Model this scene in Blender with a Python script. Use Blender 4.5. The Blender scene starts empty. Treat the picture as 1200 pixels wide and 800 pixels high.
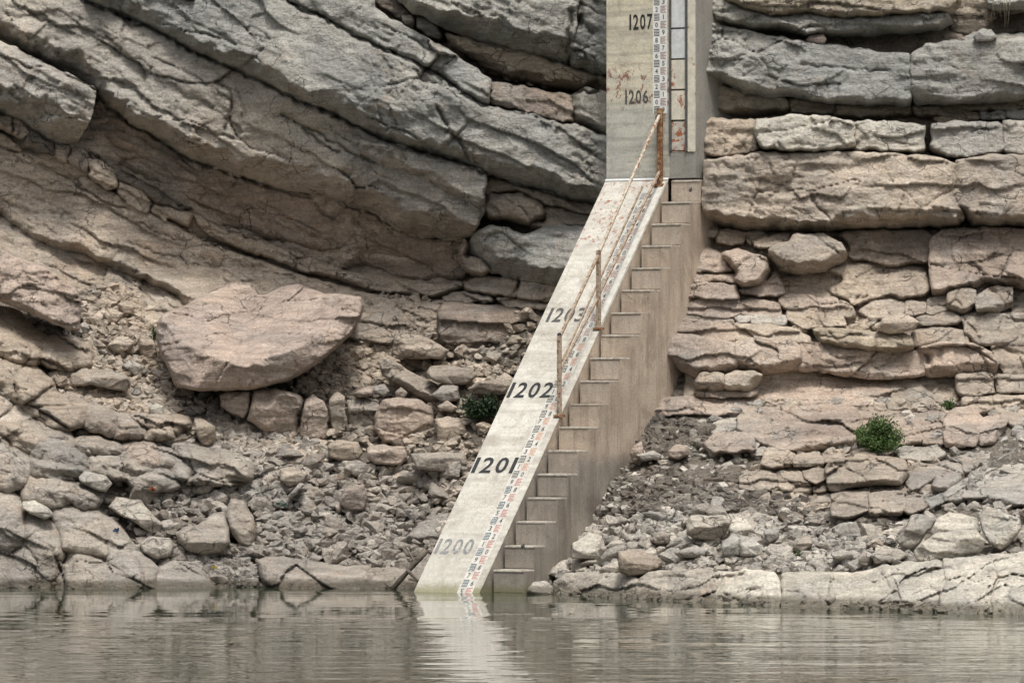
import bpy, bmesh, math, random
import numpy as np
from mathutils import Vector, Matrix

sc = bpy.context.scene
# ------------------------------------------------------------------ camera
F_PX, CAM_H, HOR = 6300.0, 2.2, 482.0          # focal length in px of the 1200 px wide photo, eye height, horizon row
cam_d = bpy.data.cameras.new('camera')
cam = bpy.data.objects.new('camera', cam_d)
sc.collection.objects.link(cam)
cam_d.sensor_width = 36.0
cam_d.lens = F_PX / 1200.0 * 36.0
cam.location = (0, 0, CAM_H)
cam.rotation_euler = (math.radians(90) + math.atan((HOR - 400) / F_PX), 0, 0)
cam_d.clip_start = 0.5
cam_d.clip_end = 4000
sc.camera = cam
sc.render.resolution_x, sc.render.resolution_y = 1024, 682

# ------------------------------------------------------------------ light
SUN_EL, SUN_AZ = math.radians(66), math.radians(168)   # azimuth from +Y clockwise: behind the camera, a little from the right
w = bpy.data.worlds.new('World')
sc.world = w
w.use_nodes = True
nt = w.node_tree
bg = nt.nodes['Background']
sky = nt.nodes.new('ShaderNodeTexSky')
sky.sky_type = 'NISHITA'
sky.sun_disc = False
sky.sun_elevation = SUN_EL
sky.sun_rotation = SUN_AZ
sky.air_density = 1.0
sky.dust_density = 6.0
sky.ozone_density = 0.6
hsv = nt.nodes.new('ShaderNodeHueSaturation')          # thin overcast: the same sky, nearly without its blue
hsv.inputs['Saturation'].default_value = 0.22
nt.links.new(sky.outputs[0], hsv.inputs['Color'])
nt.links.new(hsv.outputs[0], bg.inputs['Color'])
bg.inputs['Strength'].default_value = 0.15
sd_ = bpy.data.lights.new('sun', 'SUN')
sd_.energy = 2.6
sd_.angle = math.radians(13)
sd_.color = (1.0, 0.965, 0.90)
sun = bpy.data.objects.new('sun', sd_)
sc.collection.objects.link(sun)
dirv = Vector((math.sin(SUN_AZ) * math.cos(SUN_EL), math.cos(SUN_AZ) * math.cos(SUN_EL), math.sin(SUN_EL)))
sun.rotation_euler = dirv.to_track_quat('Z', 'Y').to_euler()
sc.view_settings.view_transform = 'Standard'
sc.view_settings.look = 'None'
sc.view_settings.gamma = 1
sc.view_settings.exposure = 0.06
sc.cycles.max_bounces = 6
sc.cycles.diffuse_bounces = 4

# ------------------------------------------------------------------ noise and mesh helpers
rng = np.random.default_rng(7)
rnd = random.Random(11)

def _h(ix, iy, iz, seed):
    n = (ix.astype(np.int64) * 374761393 + iy.astype(np.int64) * 668265263 + iz.astype(np.int64) * 2147483647 + seed * 1274126177) & 0xffffffff
    n = ((n ^ (n >> 13)) * 1274126177) & 0xffffffff
    n = ((n ^ (n >> 16)) * 2246822519) & 0xffffffff
    return ((n ^ (n >> 15)) & 0xffffff) / float(0xffffff)

def vnoise(x, y, z, seed=0):
    ix, iy, iz = np.floor(x), np.floor(y), np.floor(z)
    fx, fy, fz = x - ix, y - iy, z - iz
    u, v, t = [a * a * a * (a * (a * 6 - 15) + 10) for a in (fx, fy, fz)]
    r = 0
    for dx in (0, 1):
        for dy in (0, 1):
            for dz in (0, 1):
                r = r + _h(ix + dx, iy + dy, iz + dz, seed) * (u if dx else 1 - u) * (v if dy else 1 - v) * (t if dz else 1 - t)
    return r * 2 - 1

def fbm(x, y, z, octv=4, seed=0, gain=0.5):
    a, s, r = 1.0, 0.0, 0
    for o in range(octv):
        r = r + a * vnoise(x, y, z, seed + o * 17)
        s += a
        a *= gain
        x, y, z = x * 2.03 + 3.1, y * 2.03 + 1.7, z * 2.03 + 5.3
    return r / s

def facet(x, z, scale, seed, stretch=1.0, slope=0.8):
    """broken-rock relief: every cell of a jittered grid is a small plane with its own height and tilt"""
    px, pz = x / (scale * stretch), z / scale
    ix, iz = np.floor(px), np.floor(pz)
    best = np.full(px.shape, 9e9)
    sec = np.full(px.shape, 9e9)
    val = np.zeros(px.shape)
    for dx in (-1, 0, 1):
        for dz in (-1, 0, 1):
            cx, cz = ix + dx, iz + dz
            o = np.zeros_like(cx)
            jx, jz = cx + _h(cx, cz, o, seed), cz + _h(cx, cz, o, seed + 5)
            d = (px - jx) ** 2 + (pz - jz) ** 2
            h = (_h(cx, cz, o, seed + 9) - .5) * 1.0 + slope * ((_h(cx, cz, o, seed + 13) - .5) * (px - jx) + (_h(cx, cz, o, seed + 21) - .5) * (pz - jz))
            m = d < best
            sec = np.where(m, best, np.minimum(sec, d))
            val = np.where(m, h, val)
            best = np.where(m, d, best)
    return val, np.sqrt(sec) - np.sqrt(best)

def W(u, v, Y):
    """photo pixel (1200x800) at distance Y -> place in the world"""
    return ((u - 600.0) / F_PX * Y, Y, CAM_H + (HOR - v) / F_PX * Y)

# distance of the ground and of the cliff foot, surveyed at a lattice of sight lines
DC = [-300, 0, 150, 300, 450, 600, 700, 760, 850, 1000, 1200, 1500]
DR = [-700, 0, 120, 250, 313, 340, 400, 450, 480, 500, 540, 600, 640, 652, 690, 720, 800]
DT = [
 [80.0, 79.0, 78.5, 78.0, 77.5, 77.0, 76.5, 76.0, 76.0, 76.0, 76.0, 77.0],
 [73.8, 73.5, 73.2, 72.9, 72.2, 71.7, 71.7, 70.6, 70.3, 70.4, 70.4, 70.8],
 [73.3, 73.0, 72.8, 72.5, 71.9, 71.6, 71.7, 70.3, 70.0, 70.1, 70.1, 70.5],
 [73.2, 73.1, 73.0, 72.8, 72.2, 71.6, 71.5, 70.2, 69.8, 69.9, 69.8, 70.2],
 [72.2, 72.3, 73.1, 73.0, 72.6, 71.6, 70.7, 69.8, 69.3, 69.5, 69.4, 69.8],
 [71.4, 71.6, 72.8, 72.9, 72.4, 71.5, 70.6, 69.6, 69.1, 69.2, 69.2, 69.6],
 [70.3, 70.5, 71.6, 72.0, 71.7, 71.0, 70.0, 69.0, 68.6, 68.6, 68.6, 69.0],
 [69.7, 69.8, 70.8, 71.3, 71.1, 70.4, 69.5, 68.7, 68.3, 68.3, 68.3, 68.6],
 [69.3, 69.4, 70.2, 70.7, 70.5, 69.8, 69.0, 68.5, 67.9, 67.9, 67.9, 68.0],
 [69.0, 69.1, 69.9, 70.3, 70.1, 69.4, 68.7, 68.3, 67.4, 67.3, 67.2, 67.0],
 [68.6, 68.7, 69.3, 69.6, 69.5, 68.8, 68.1, 67.3, 66.6, 66.2, 65.8, 65.0],
 [68.1, 68.2, 68.6, 68.8, 68.8, 68.2, 67.0, 66.0, 65.3, 64.8, 63.5, 62.0],
 [67.9, 67.9, 68.1, 68.2, 68.2, 67.6, 66.2, 65.1, 64.3, 63.4, 61.9, 60.0],
 [67.8, 67.8, 68.0, 68.1, 68.1, 67.4, 65.8, 64.8, 63.8, 62.8, 61.0, 59.0],
 [67.5, 67.5, 67.5, 67.5, 67.4, 66.6, 64.5, 63.6, 62.6, 61.2, 59.2, 57.5],
 [66.6, 66.6, 66.6, 66.6, 66.4, 65.6, 63.4, 62.4, 61.2, 59.8, 58.4, 56.5],
 [64.5, 64.5, 64.5, 64.5, 64.3, 63.5, 61.4, 60.4, 59.2, 57.8, 56.4, 55.0],
]
DC, DR, DT = np.array(DC, float), np.array(DR, float), np.array(DT, float)

def D(u, v):
    u, v = np.clip(np.asarray(u, float), DC[0], DC[-1]), np.clip(np.asarray(v, float), DR[0], DR[-1])
    i = np.clip(np.searchsorted(DC, u) - 1, 0, len(DC) - 2)
    j = np.clip(np.searchsorted(DR, v) - 1, 0, len(DR) - 2)
    a = (u - DC[i]) / (DC[i + 1] - DC[i])
    b = (v - DR[j]) / (DR[j + 1] - DR[j])
    return (DT[j, i] * (1 - a) + DT[j, i + 1] * a) * (1 - b) + (DT[j + 1, i] * (1 - a) + DT[j + 1, i + 1] * a) * b

def mesh_np(name, co, quads, tris=None, smooth=True):
    me = bpy.data.meshes.new(name)
    nq = len(quads)
    ntr = 0 if tris is None else len(tris)
    me.vertices.add(len(co))
    me.vertices.foreach_set('co', np.ascontiguousarray(co, dtype=np.float32).ravel())
    loops = np.asarray(quads, dtype=np.int32).ravel()
    if ntr:
        loops = np.concatenate([loops, np.asarray(tris, dtype=np.int32).ravel()])
    me.loops.add(len(loops))
    me.loops.foreach_set('vertex_index', loops.astype(np.int32))
    me.polygons.add(nq + ntr)
    st = np.concatenate([np.arange(nq) * 4, nq * 4 + np.arange(ntr) * 3]).astype(np.int32)
    me.polygons.foreach_set('loop_start', st)
    me.polygons.foreach_set('use_smooth', np.full(nq + ntr, smooth))
    me.update(calc_edges=True)
    return me

def link(name, me, mat, parent=None, color=None):
    o = bpy.data.objects.new(name, me)
    sc.collection.objects.link(o)
    if mat is not None and me is not None and not me.materials:
        me.materials.append(mat)
    if parent is not None:
        o.parent = parent
    if color is not None:
        o.color = (color[0], color[1], color[2], 1)
    return o

def tag(o, label=None, cat=None, group=None, kind=None):
    if label: o['label'] = label
    if cat: o['category'] = cat
    if group: o['group'] = group
    if kind: o['kind'] = kind
    return o

def bm_obj(name, bm, mat, parent=None, smooth=False, color=None):
    me = bpy.data.meshes.new(name)
    bmesh.ops.recalc_face_normals(bm, faces=bm.faces)
    bm.to_mesh(me)
    bm.free()
    if smooth:
        me.polygons.foreach_set('use_smooth', [True] * len(me.polygons))
    return link(name, me, mat, parent, color)
# ------------------------------------------------------------------ materials
def newmat(name):
    m = bpy.data.materials.new(name)
    m.use_nodes = True
    t = m.node_tree
    return m, t, t.nodes['Principled BSDF']

class G:
    """short hand for wiring nodes"""
    def __init__(s, t): s.t = t
    def n(s, typ, **kw):
        nd = s.t.nodes.new(typ)
        for k, v in kw.items(): setattr(nd, k, v)
        return nd
    def set(s, sock, v):
        if hasattr(v, 'is_linked') or isinstance(v, bpy.types.NodeSocket): s.t.links.new(v, sock)
        else: sock.default_value = v
    def noise(s, vec, scale, detail=6, rough=.55, dist=0.0):
        nd = s.n('ShaderNodeTexNoise')
        s.set(nd.inputs['Vector'], vec); nd.inputs['Scale'].default_value = scale
        nd.inputs['Detail'].default_value = detail; nd.inputs['Roughness'].default_value = rough
        nd.inputs['Distortion'].default_value = dist
        return nd.outputs['Fac']
    def voro(s, vec, scale, feature='F1', rand=1.0):
        nd = s.n('ShaderNodeTexVoronoi'); nd.feature = feature
        s.set(nd.inputs['Vector'], vec); nd.inputs['Scale'].default_value = scale
        nd.inputs['Randomness'].default_value = rand
        return nd.outputs['Distance']
    def ramp(s, fac, a, b, lo=0.0, hi=1.0):
        nd = s.n('ShaderNodeMapRange'); nd.interpolation_type = 'SMOOTHSTEP'
        s.set(nd.inputs['Value'], fac)
        nd.inputs['From Min'].default_value = a; nd.inputs['From Max'].default_value = b
        nd.inputs['To Min'].default_value = lo; nd.inputs['To Max'].default_value = hi
        return nd.outputs['Result']
    def math(s, op, a, b=0.0):
        nd = s.n('ShaderNodeMath', operation=op)
        s.set(nd.inputs[0], a); s.set(nd.inputs[1], b)
        return nd.outputs[0]
    def mix(s, fac, a, b, blend='MIX'):
        nd = s.n('ShaderNodeMix', data_type='RGBA', blend_type=blend)
        s.set(nd.inputs[0], fac); s.set(nd.inputs[6], a); s.set(nd.inputs[7], b)
        return nd.outputs[2]
    def mapping(s, vec, scale=(1, 1, 1), rot=(0, 0, 0), loc=(0, 0, 0)):
        nd = s.n('ShaderNodeMapping')
        s.set(nd.inputs['Vector'], vec); nd.inputs['Scale'].default_value = scale
        nd.inputs['Rotation'].default_value = rot; nd.inputs['Location'].default_value = loc
        return nd.outputs[0]
    def bump(s, h, strength, dist, normal=None):
        nd = s.n('ShaderNodeBump')
        s.set(nd.inputs['Height'], h); nd.inputs['Strength'].default_value = strength
        nd.inputs['Distance'].default_value = dist
        if normal is not None: s.set(nd.inputs['Normal'], normal)
        return nd.outputs[0]

def rock_material(name, small=False, beds=0.0, tone=False):
    m, t, b = newmat(name)
    g = G(t)
    oi = g.n('ShaderNodeObjectInfo')
    tc = g.n('ShaderNodeTexCoord')
    if small:
        off = g.n('ShaderNodeVectorMath', operation='SCALE')
        g.set(off.inputs[0], (17.0, 31.0, 13.0)); g.set(off.inputs['Scale'], oi.outputs['Random'])
        add = g.n('ShaderNodeVectorMath', operation='ADD')
        g.set(add.inputs[0], g.n('ShaderNodeNewGeometry').outputs['Position']); g.set(add.inputs[1], off.outputs[0])
        P = add.outputs[0]
    else:
        P = g.n('ShaderNodeNewGeometry').outputs['Position']
    base = oi.outputs['Color']
    if tone:
        at = g.n('ShaderNodeAttribute', attribute_name='tone')
        vm = g.n('ShaderNodeVectorMath', operation='SCALE'); g.set(vm.inputs[0], base); g.set(vm.inputs['Scale'], at.outputs['Fac'])
        base = vm.outputs[0]
    # weathering patches: grey film, warm iron stain, dark lichen, pale dust
    n1 = g.noise(P, 1.1, 7, .6, .6)
    n2 = g.noise(g.mapping(P, (1, 1, 1), (0, 0, 0), (40, 3, 9)), 2.3, 7, .62, .8)
    n3 = g.noise(g.mapping(P, (1, 1, 1), (0, 0, 0), (7, 90, 2)), 5.5, 8, .65, .4)
    n4 = g.noise(P, 30, 5, .65)
    c = g.mix(g.ramp(n1, .50, .68, 0, .65), base, g.mix(.6, base, (.37, .365, .34, 1)))
    c = g.mix(g.ramp(n2, .54, .72, 0, .55), c, g.mix(.5, base, (.44, .305, .215, 1)))
    c = g.mix(g.ramp(n3, .30, .46, .5, 0), c, g.mix(.5, base, (.13, .115, .10, 1)))
    c = g.mix(g.ramp(g.noise(g.mapping(P, (1, 1, 1), (0, 0, 0), (3, 5, 77)), 1.9, 8, .7, 1.2), .56, .70, 0, .45), c, (.57, .525, .475, 1))
    # bedding and run-off streaks
    st = g.noise(g.mapping(P, (1.2, 1.2, 9), (0, math.radians(beds), 0)), 1.6, 6, .6, .5)
    c = g.mix(1.0, c, g.mix(g.ramp(st, .30, .70), (.78, .77, .76, 1), (1.16, 1.15, 1.14, 1)), 'MULTIPLY')
    vs = g.noise(g.mapping(P, (7, 7, .6)), 1.5, 5, .6)
    c = g.mix(g.ramp(vs, .56, .74, 0, .35), c, g.mix(.5, c, (.10, .085, .075, 1)))
    c = g.mix(1.0, c, g.mix(g.ramp(n4, .32, .68), (.80, .80, .80, 1), (1.18, 1.18, 1.17, 1)), 'MULTIPLY')
    nb = g.noise(g.mapping(P, (1, 1, 1), (0, 0, 0), (60, 13, 29)), .45, 6, .6, .8)
    c = g.mix(1.0, c, g.mix(g.ramp(nb, .36, .62), (.84, .85, .86, 1), (1.15, 1.125, 1.08, 1)), 'MULTIPLY')
    # hair cracks and pits
    vd = g.voro(g.mapping(P, (1, 1, 1.5), (0, math.radians(beds), 0)), 2.6, 'DISTANCE_TO_EDGE')
    wob = g.n('ShaderNodeVectorMath', operation='ADD')
    ns = g.n('ShaderNodeTexNoise'); g.set(ns.inputs['Vector'], P); ns.inputs['Scale'].default_value = 3.5; ns.inputs['Detail'].default_value = 5
    sc_ = g.n('ShaderNodeVectorMath', operation='SCALE'); g.set(sc_.inputs[0], ns.outputs['Color']); sc_.inputs['Scale'].default_value = .38
    g.set(wob.inputs[0], P); g.set(wob.inputs[1], sc_.outputs[0])
    vd = g.voro(g.mapping(wob.outputs[0], (1, 1, 1.7), (0, math.radians(beds), 0)), 2.2, 'DISTANCE_TO_EDGE')
    gate = g.ramp(g.noise(g.mapping(P, loc=(11, 1, 5)), 1.4, 3), .47, .60)
    crack = g.math('MULTIPLY', g.ramp(vd, .004, .022, 1, 0), gate)
    c = g.mix(g.math('MULTIPLY', crack, .6), c, (.05, .043, .038, 1))
    pit = g.math('MULTIPLY', g.ramp(g.noise(g.mapping(P, loc=(4, 8, 1)), 16, 4, .7), .60, .70), g.ramp(n2, .40, .55))
    c = g.mix(g.math('MULTIPLY', pit, .45), c, (.09, .08, .07, 1))
    sx = g.n('ShaderNodeSeparateXYZ'); g.set(sx.inputs[0], g.n('ShaderNodeNewGeometry').outputs['Position'])
    wet = g.ramp(g.math('ADD', sx.outputs[2], g.math('MULTIPLY', n3, .10)), .11, .19, 1, 0)
    c = g.mix(g.math('MULTIPLY', wet, .85), c, g.mix(1.0, c, (.30, .29, .25, 1), 'MULTIPLY'))
    g.set(b.inputs['Base Color'], c)
    g.set(b.inputs['Roughness'], g.math('SUBTRACT', .93, g.math('MULTIPLY', wet, .5)))
    b.inputs['Specular IOR Level'].default_value = .18
    h1 = g.noise(g.mapping(P, (1, 1, 1.6), (0, math.radians(beds), 0)), 7, 10, .68, .3)
    h2 = g.noise(P, 38, 6, .7)
    h = g.math('ADD', g.math('MULTIPLY', h1, 1.0), g.math('MULTIPLY', h2, .15))
    h = g.math('SUBTRACT', h, g.math('MULTIPLY', crack, .35))
    h = g.math('SUBTRACT', h, g.math('MULTIPLY', pit, .10))
    g.set(b.inputs['Normal'], g.bump(h, .9, .10))
    return m

M_ROCK_L = rock_material('rock_tilted_beds', beds=-27)
M_ROCK_R = rock_material('rock_level_beds', beds=0)
M_BOULDER = rock_material('rock_boulder', beds=-8)
M_STONE = rock_material('rock_rubble', small=True)
M_GRAVEL = rock_material('rock_gravel', small=True, tone=True)

def dirt_material():
    m, t, b = newmat('scree_dirt'); g = G(t)
    P = g.n('ShaderNodeNewGeometry').outputs['Position']
    n1 = g.noise(P, 1.3, 6, .6)
    v = g.n('ShaderNodeTexVoronoi'); g.set(v.inputs['Vector'], P); v.inputs['Scale'].default_value = 22
    v2 = g.n('ShaderNodeTexVoronoi'); g.set(v2.inputs['Vector'], P); v2.inputs['Scale'].default_value = 9
    c = g.mix(g.ramp(n1, .35, .65), (.12, .105, .088, 1), (.24, .212, .178, 1))  # dirt colour, darkened to stand in for shadow between the stones
    c = g.mix(1.0, c, g.mix(g.ramp(g.noise(P, 24, 4, .7), .3, .7), (.7, .7, .7, 1), (1.3, 1.29, 1.27, 1)), 'MULTIPLY')
    g.set(b.inputs['Base Color'], c)
    b.inputs['Roughness'].default_value = .96
    b.inputs['Specular IOR Level'].default_value = .1
    h = g.math('ADD', g.math('MULTIPLY', v.outputs['Distance'], -.5), g.math('MULTIPLY', v2.outputs['Distance'], -1.0))
    h = g.math('ADD', h, g.math('MULTIPLY', g.noise(P, 30, 6, .7), .6))
    g.set(b.inputs['Normal'], g.bump(h, 1.0, .08))
    return m
M_DIRT = dirt_material()

def concrete_material(name, base, warm, streak=.5, paint=None, rust_bands=(), low_z=0.9, line=None):
    """cast concrete, optionally with an old coat of paint and rust bleeding in given height bands"""
    m, t, b = newmat(name); g = G(t)
    P = g.n('ShaderNodeNewGeometry').outputs['Position']
    sx = g.n('ShaderNodeSeparateXYZ'); g.set(sx.inputs[0], P)
    n1 = g.noise(P, 1.2, 7, .65, .5); n2 = g.noise(P, 5, 7, .7); n3 = g.noise(P, 40, 4, .7)
    vs = g.noise(g.mapping(P, (7, 7, .5)), 1.1, 9, .74, .35)
    hs = g.noise(g.mapping(P, (.5, .5, 7)), 1.6, 5, .6)
    c = g.mix(g.ramp(n1, .36, .64), base, warm)
    if paint:
        c = g.mix(g.ramp(g.math('ADD', n2, g.math('MULTIPLY', n1, .5)), .74, .92), paint, g.mix(.6, paint, base))
        c = g.mix(g.ramp(hs, .42, .66, 0, .85), c, g.mix(.7, c, (.34, .315, .27, 1)))
        c = g.mix(g.ramp(g.noise(P, 2.6, 9, .75, 1.0), .48, .62, 0, .75), c, g.mix(.65, c, (.36, .325, .27, 1)))
    c = g.mix(g.ramp(vs, .45, .72, 0, streak), c, g.mix(.55, c, (.13, .095, .07, 1)))
    c = g.mix(g.ramp(vs, .28, .42, streak * .5, 0), c, g.mix(.5, c, (.5, .46, .40, 1)))
    c = g.mix(1.0, c, g.mix(g.ramp(n3, .3, .7), (.86, .86, .86, 1), (1.08, 1.08, 1.08, 1)), 'MULTIPLY')
    # blotches of damp and lime, and broad drips
    bl = g.noise(g.mapping(P, (1, 1, .8), loc=(21, 4, 7)), 1.7, 9, .72, 1.2)
    c = g.mix(g.ramp(bl, .50, .62, 0, streak * .75), c, g.mix(.5, c, (.19, .15, .12, 1)))
    c = g.mix(g.ramp(bl, .32, .44, streak * .6, 0), c, g.mix(.55, c, (.55, .51, .45, 1)))
    dr = g.noise(g.mapping(P, (3.2, 3.2, .22), loc=(8, 8, 2)), 1.2, 8, .7, .5)
    c = g.mix(g.ramp(dr, .54, .68, 0, streak * .7), c, g.mix(.5, c, (.14, .105, .08, 1)))
    spk = g.ramp(g.noise(P, 26, 5, .75, .6), .60, .665)
    c = g.mix(g.math('MULTIPLY', spk, .4), c, (.12, .10, .085, 1))
    for (z0, z1, thr, col, sc) in rust_bands:
        band = g.math('MULTIPLY', g.ramp(sx.outputs[2], z0 - .12, z0 + .1), g.ramp(sx.outputs[2], z1 - .1, z1 + .12, 1, 0))
        sp = g.ramp(g.noise(g.mapping(P, (1, 1, .8), loc=(z0, 2, 1)), sc, 5, .7, .5), thr, thr + .05)
        c = g.mix(g.math('MULTIPLY', g.math('MULTIPLY', band, sp), .8), c, col)
    if line:                                             # old still-water line: another film above it than below
        lz, below_, above_ = line
        f_ = g.ramp(g.math('ADD', sx.outputs[2], g.math('MULTIPLY', g.math('SUBTRACT', n2, .5), .35)), lz - .12, lz + .12)
        c = g.mix(1.0, c, g.mix(f_, below_, above_), 'MULTIPLY')
    # silt film and green slime near the water
    low = g.math('MULTIPLY', g.ramp(g.math('ADD', sx.outputs[2], g.math('MULTIPLY', n2, .5)), .25, low_z + .25, 1, 0), .6)
    c = g.mix(low, c, g.mix(.5, c, (.27, .25, .215, 1)))
    slime = g.ramp(g.math('ADD', sx.outputs[2], g.math('MULTIPLY', n2, .22)), .11, .26, 1, 0)
    c = g.mix(g.math('MULTIPLY', slime, .75), c, (.17, .165, .08, 1))
    g.set(b.inputs['Base Color'], c)
    b.inputs['Roughness'].default_value = .85
    b.inputs['Specular IOR Level'].default_value = .25
    h = g.math('ADD', g.math('MULTIPLY', n2, .5), g.math('MULTIPLY', n3, .3))
    h = g.math('SUBTRACT', h, g.math('MULTIPLY', spk, .5))
    g.set(b.inputs['Normal'], g.bump(h, .5, .03))
    return m

RUST = (.22, .075, .035, 1)
M_SIDE = concrete_material('concrete_side', (.37, .325, .275, 1), (.47, .41, .345, 1), .95, line=(1.62, (.68, .69, .69, 1), (1.07, 1.01, .95, 1)))
M_STEP = concrete_material('concrete_step', (.36, .32, .275, 1), (.44, .385, .33, 1), .8, line=(1.62, (.70, .70, .69, 1), (1.04, 1.0, .96, 1)))
M_RAMP = concrete_material('painted_ramp', (.44, .42, .375, 1), (.52, .495, .44, 1), .42, (.57, .55, .49, 1),
                           [(4.3, 5.25, .55, (.30, .13, .09, 1), 19), (3.1, 4.5, .64, (.20, .13, .10, 1), 22), (-.3, 3.2, .68, (.42, .30, .19, 1), 9)], 1.6)
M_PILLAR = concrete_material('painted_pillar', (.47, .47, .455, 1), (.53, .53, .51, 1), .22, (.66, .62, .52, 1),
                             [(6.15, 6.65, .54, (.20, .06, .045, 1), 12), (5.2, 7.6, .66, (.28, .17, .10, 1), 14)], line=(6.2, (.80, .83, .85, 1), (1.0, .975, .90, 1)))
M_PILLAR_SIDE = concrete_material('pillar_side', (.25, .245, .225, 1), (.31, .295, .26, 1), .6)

def simple(name, col, rough=.7, var=.25, scale=20, spec=.3, metal=0.0, bump=0.0, second=None, thr=.55):
    m, t, b = newmat(name); g = G(t)
    P = g.n('ShaderNodeNewGeometry').outputs['Position']
    n = g.noise(P, scale, 6, .65)
    c = g.mix(1.0, col, g.mix(g.ramp(n, .3, .7), (1 - var, 1 - var, 1 - var, 1), (1 + var, 1 + var, 1 + var, 1)), 'MULTIPLY')
    if second:
        c = g.mix(g.ramp(g.noise(P, scale * .8, 6, .7, .4), thr, thr + .05), c, second)
    g.set(b.inputs['Base Color'], c)
    b.inputs['Roughness'].default_value = rough
    b.inputs['Specular IOR Level'].default_value = spec
    b.inputs['Metallic'].default_value = metal
    if bump: g.set(b.inputs['Normal'], g.bump(n, .6, bump))
    return m

M_NOSE = simple('pale_nosing', (.50, .46, .40, 1), .85, .25, 14, .2, 0, .01, (.36, .31, .26, 1), .56)
M_RUSTY = simple('rusty_steel', (.17, .075, .035, 1), .85, .45, 26, .3, 0, .01, (.33, .22, .12, 1), .52)
M_RAIL = simple('flaking_rail_paint', (.44, .39, .31, 1), .75, .35, 22, .3, 0, .01, RUST, .53)
M_RAIL2 = simple('brown_rail', (.34, .27, .20, 1), .8, .35, 24, .3, 0, .01, (.16, .08, .045, 1), .54)
M_PLATE = simple('enamel_plate', (.70, .70, .67, 1), .45, .1, 9, .45, 0, 0, (.42, .30, .24, 1), .66)
M_PANEL = simple('white_panel', (.58, .59, .59, 1), .5, .12, 12, .4, 0, 0, (.30, .22, .17, 1), .66)
M_PANEL_OLD = simple('rusting_panel', (.46, .43, .37, 1), .7, .2, 12, .3, 0, 0, (.30, .11, .05, 1), .49)
M_FRAME = simple('dark_channel', (.09, .09, .088, 1), .7, .3, 20, .3, 0, 0, (.20, .12, .07, 1), .6)
M_STRIP = simple('cream_strip', (.58, .54, .45, 1), .7, .15, 10, .3, 0, 0, (.33, .14, .08, 1), .58)
M_BLACK = simple('black_paint', (.030, .030, .032, 1), .7, .3, 40, .25, 0, 0, (.20, .195, .18, 1), .64)
M_GREY = simple('faded_paint', (.20, .20, .20, 1), .8, .3, 35, .2, 0, 0, (.40, .39, .37, 1), .56)
M_MIDGREY = simple('weathered_black_paint', (.085, .083, .08, 1), .8, .3, 35, .2, 0, 0, (.34, .33, .30, 1), .60)
M_RED = simple('red_paint', (.40, .19, .17, 1), .7, .3, 40, .25, 0, 0, (.50, .42, .36, 1), .60)
M_REDW = simple('worn_red_paint', (.33, .20, .18, 1), .7, .3, 40, .25, 0, 0, (.46, .42, .38, 1), .54)
M_WORN = simple('worn_white_plate', (.49, .475, .43, 1), .6, .14, 10, .3, 0, 0, (.40, .36, .31, 1), .57)
M_ORANGE = simple('orange_red_paint', (.47, .26, .18, 1), .7, .3, 40, .25, 0, 0, (.55, .46, .36, 1), .58)
M_TEAL = simple('blue_black_paint', (.06, .10, .13, 1), .7, .3, 40, .25, 0, 0, (.45, .44, .42, 1), .60)
M_WOOD = simple('driftwood', (.13, .11, .09, 1), .9, .4, 18, .15, 0, .02)
M_LEAF = simple('shrub_leaf', (.065, .11, .03, 1), .6, .5, 9, .3)
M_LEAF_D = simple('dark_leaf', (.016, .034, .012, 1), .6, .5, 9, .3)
M_STRAW = simple('dry_grass', (.17, .15, .11, 1), .8, .4, 12, .2)
M_ORG = simple('orange_scrap', (.33, .10, .045, 1), .6, .2, 15)
M_YEL = simple('yellow_scrap', (.42, .32, .05, 1), .6, .2, 15)
M_BLU = simple('blue_scrap', (.07, .11, .20, 1), .6, .2, 15)

def water_material():
    m, t, b = newmat('lake_water'); g = G(t)
    P = g.n('ShaderNodeNewGeometry').outputs['Position']
    b.inputs['Base Color'].default_value = (.040, .050, .030, 1)
    b.inputs['Roughness'].default_value = .015
    b.inputs['IOR'].default_value = 1.333
    b.inputs['Specular IOR Level'].default_value = .5
    h1 = g.noise(g.mapping(P, (.42, .75, 1), (0, 0, math.radians(5))), 1.0, 2, .5, .2)
    h2 = g.noise(g.mapping(P, (1.1, 1.5, 1), (0, 0, math.radians(-7)), (5, 3, 0)), 1.0, 3, .55, .3)
    h3 = g.noise(g.mapping(P, (2.2, 3.2, 1), (0, 0, 0), (5, 3, 0)), 1.0, 2, .5)
    patch = g.ramp(g.noise(g.mapping(P, (.06, .14, 1)), 1.0, 3), .38, .62, .18, 1.15)
    h = g.math('ADD', g.math('MULTIPLY', h1, .45), g.math('MULTIPLY', h2, .42))
    h = g.math('ADD', h, g.math('MULTIPLY', h3, .10))
    h = g.math('MULTIPLY', h, patch)
    g.set(b.inputs['Normal'], g.bump(h, 1.0, .029))
    return m
M_WATER = water_material()
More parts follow.
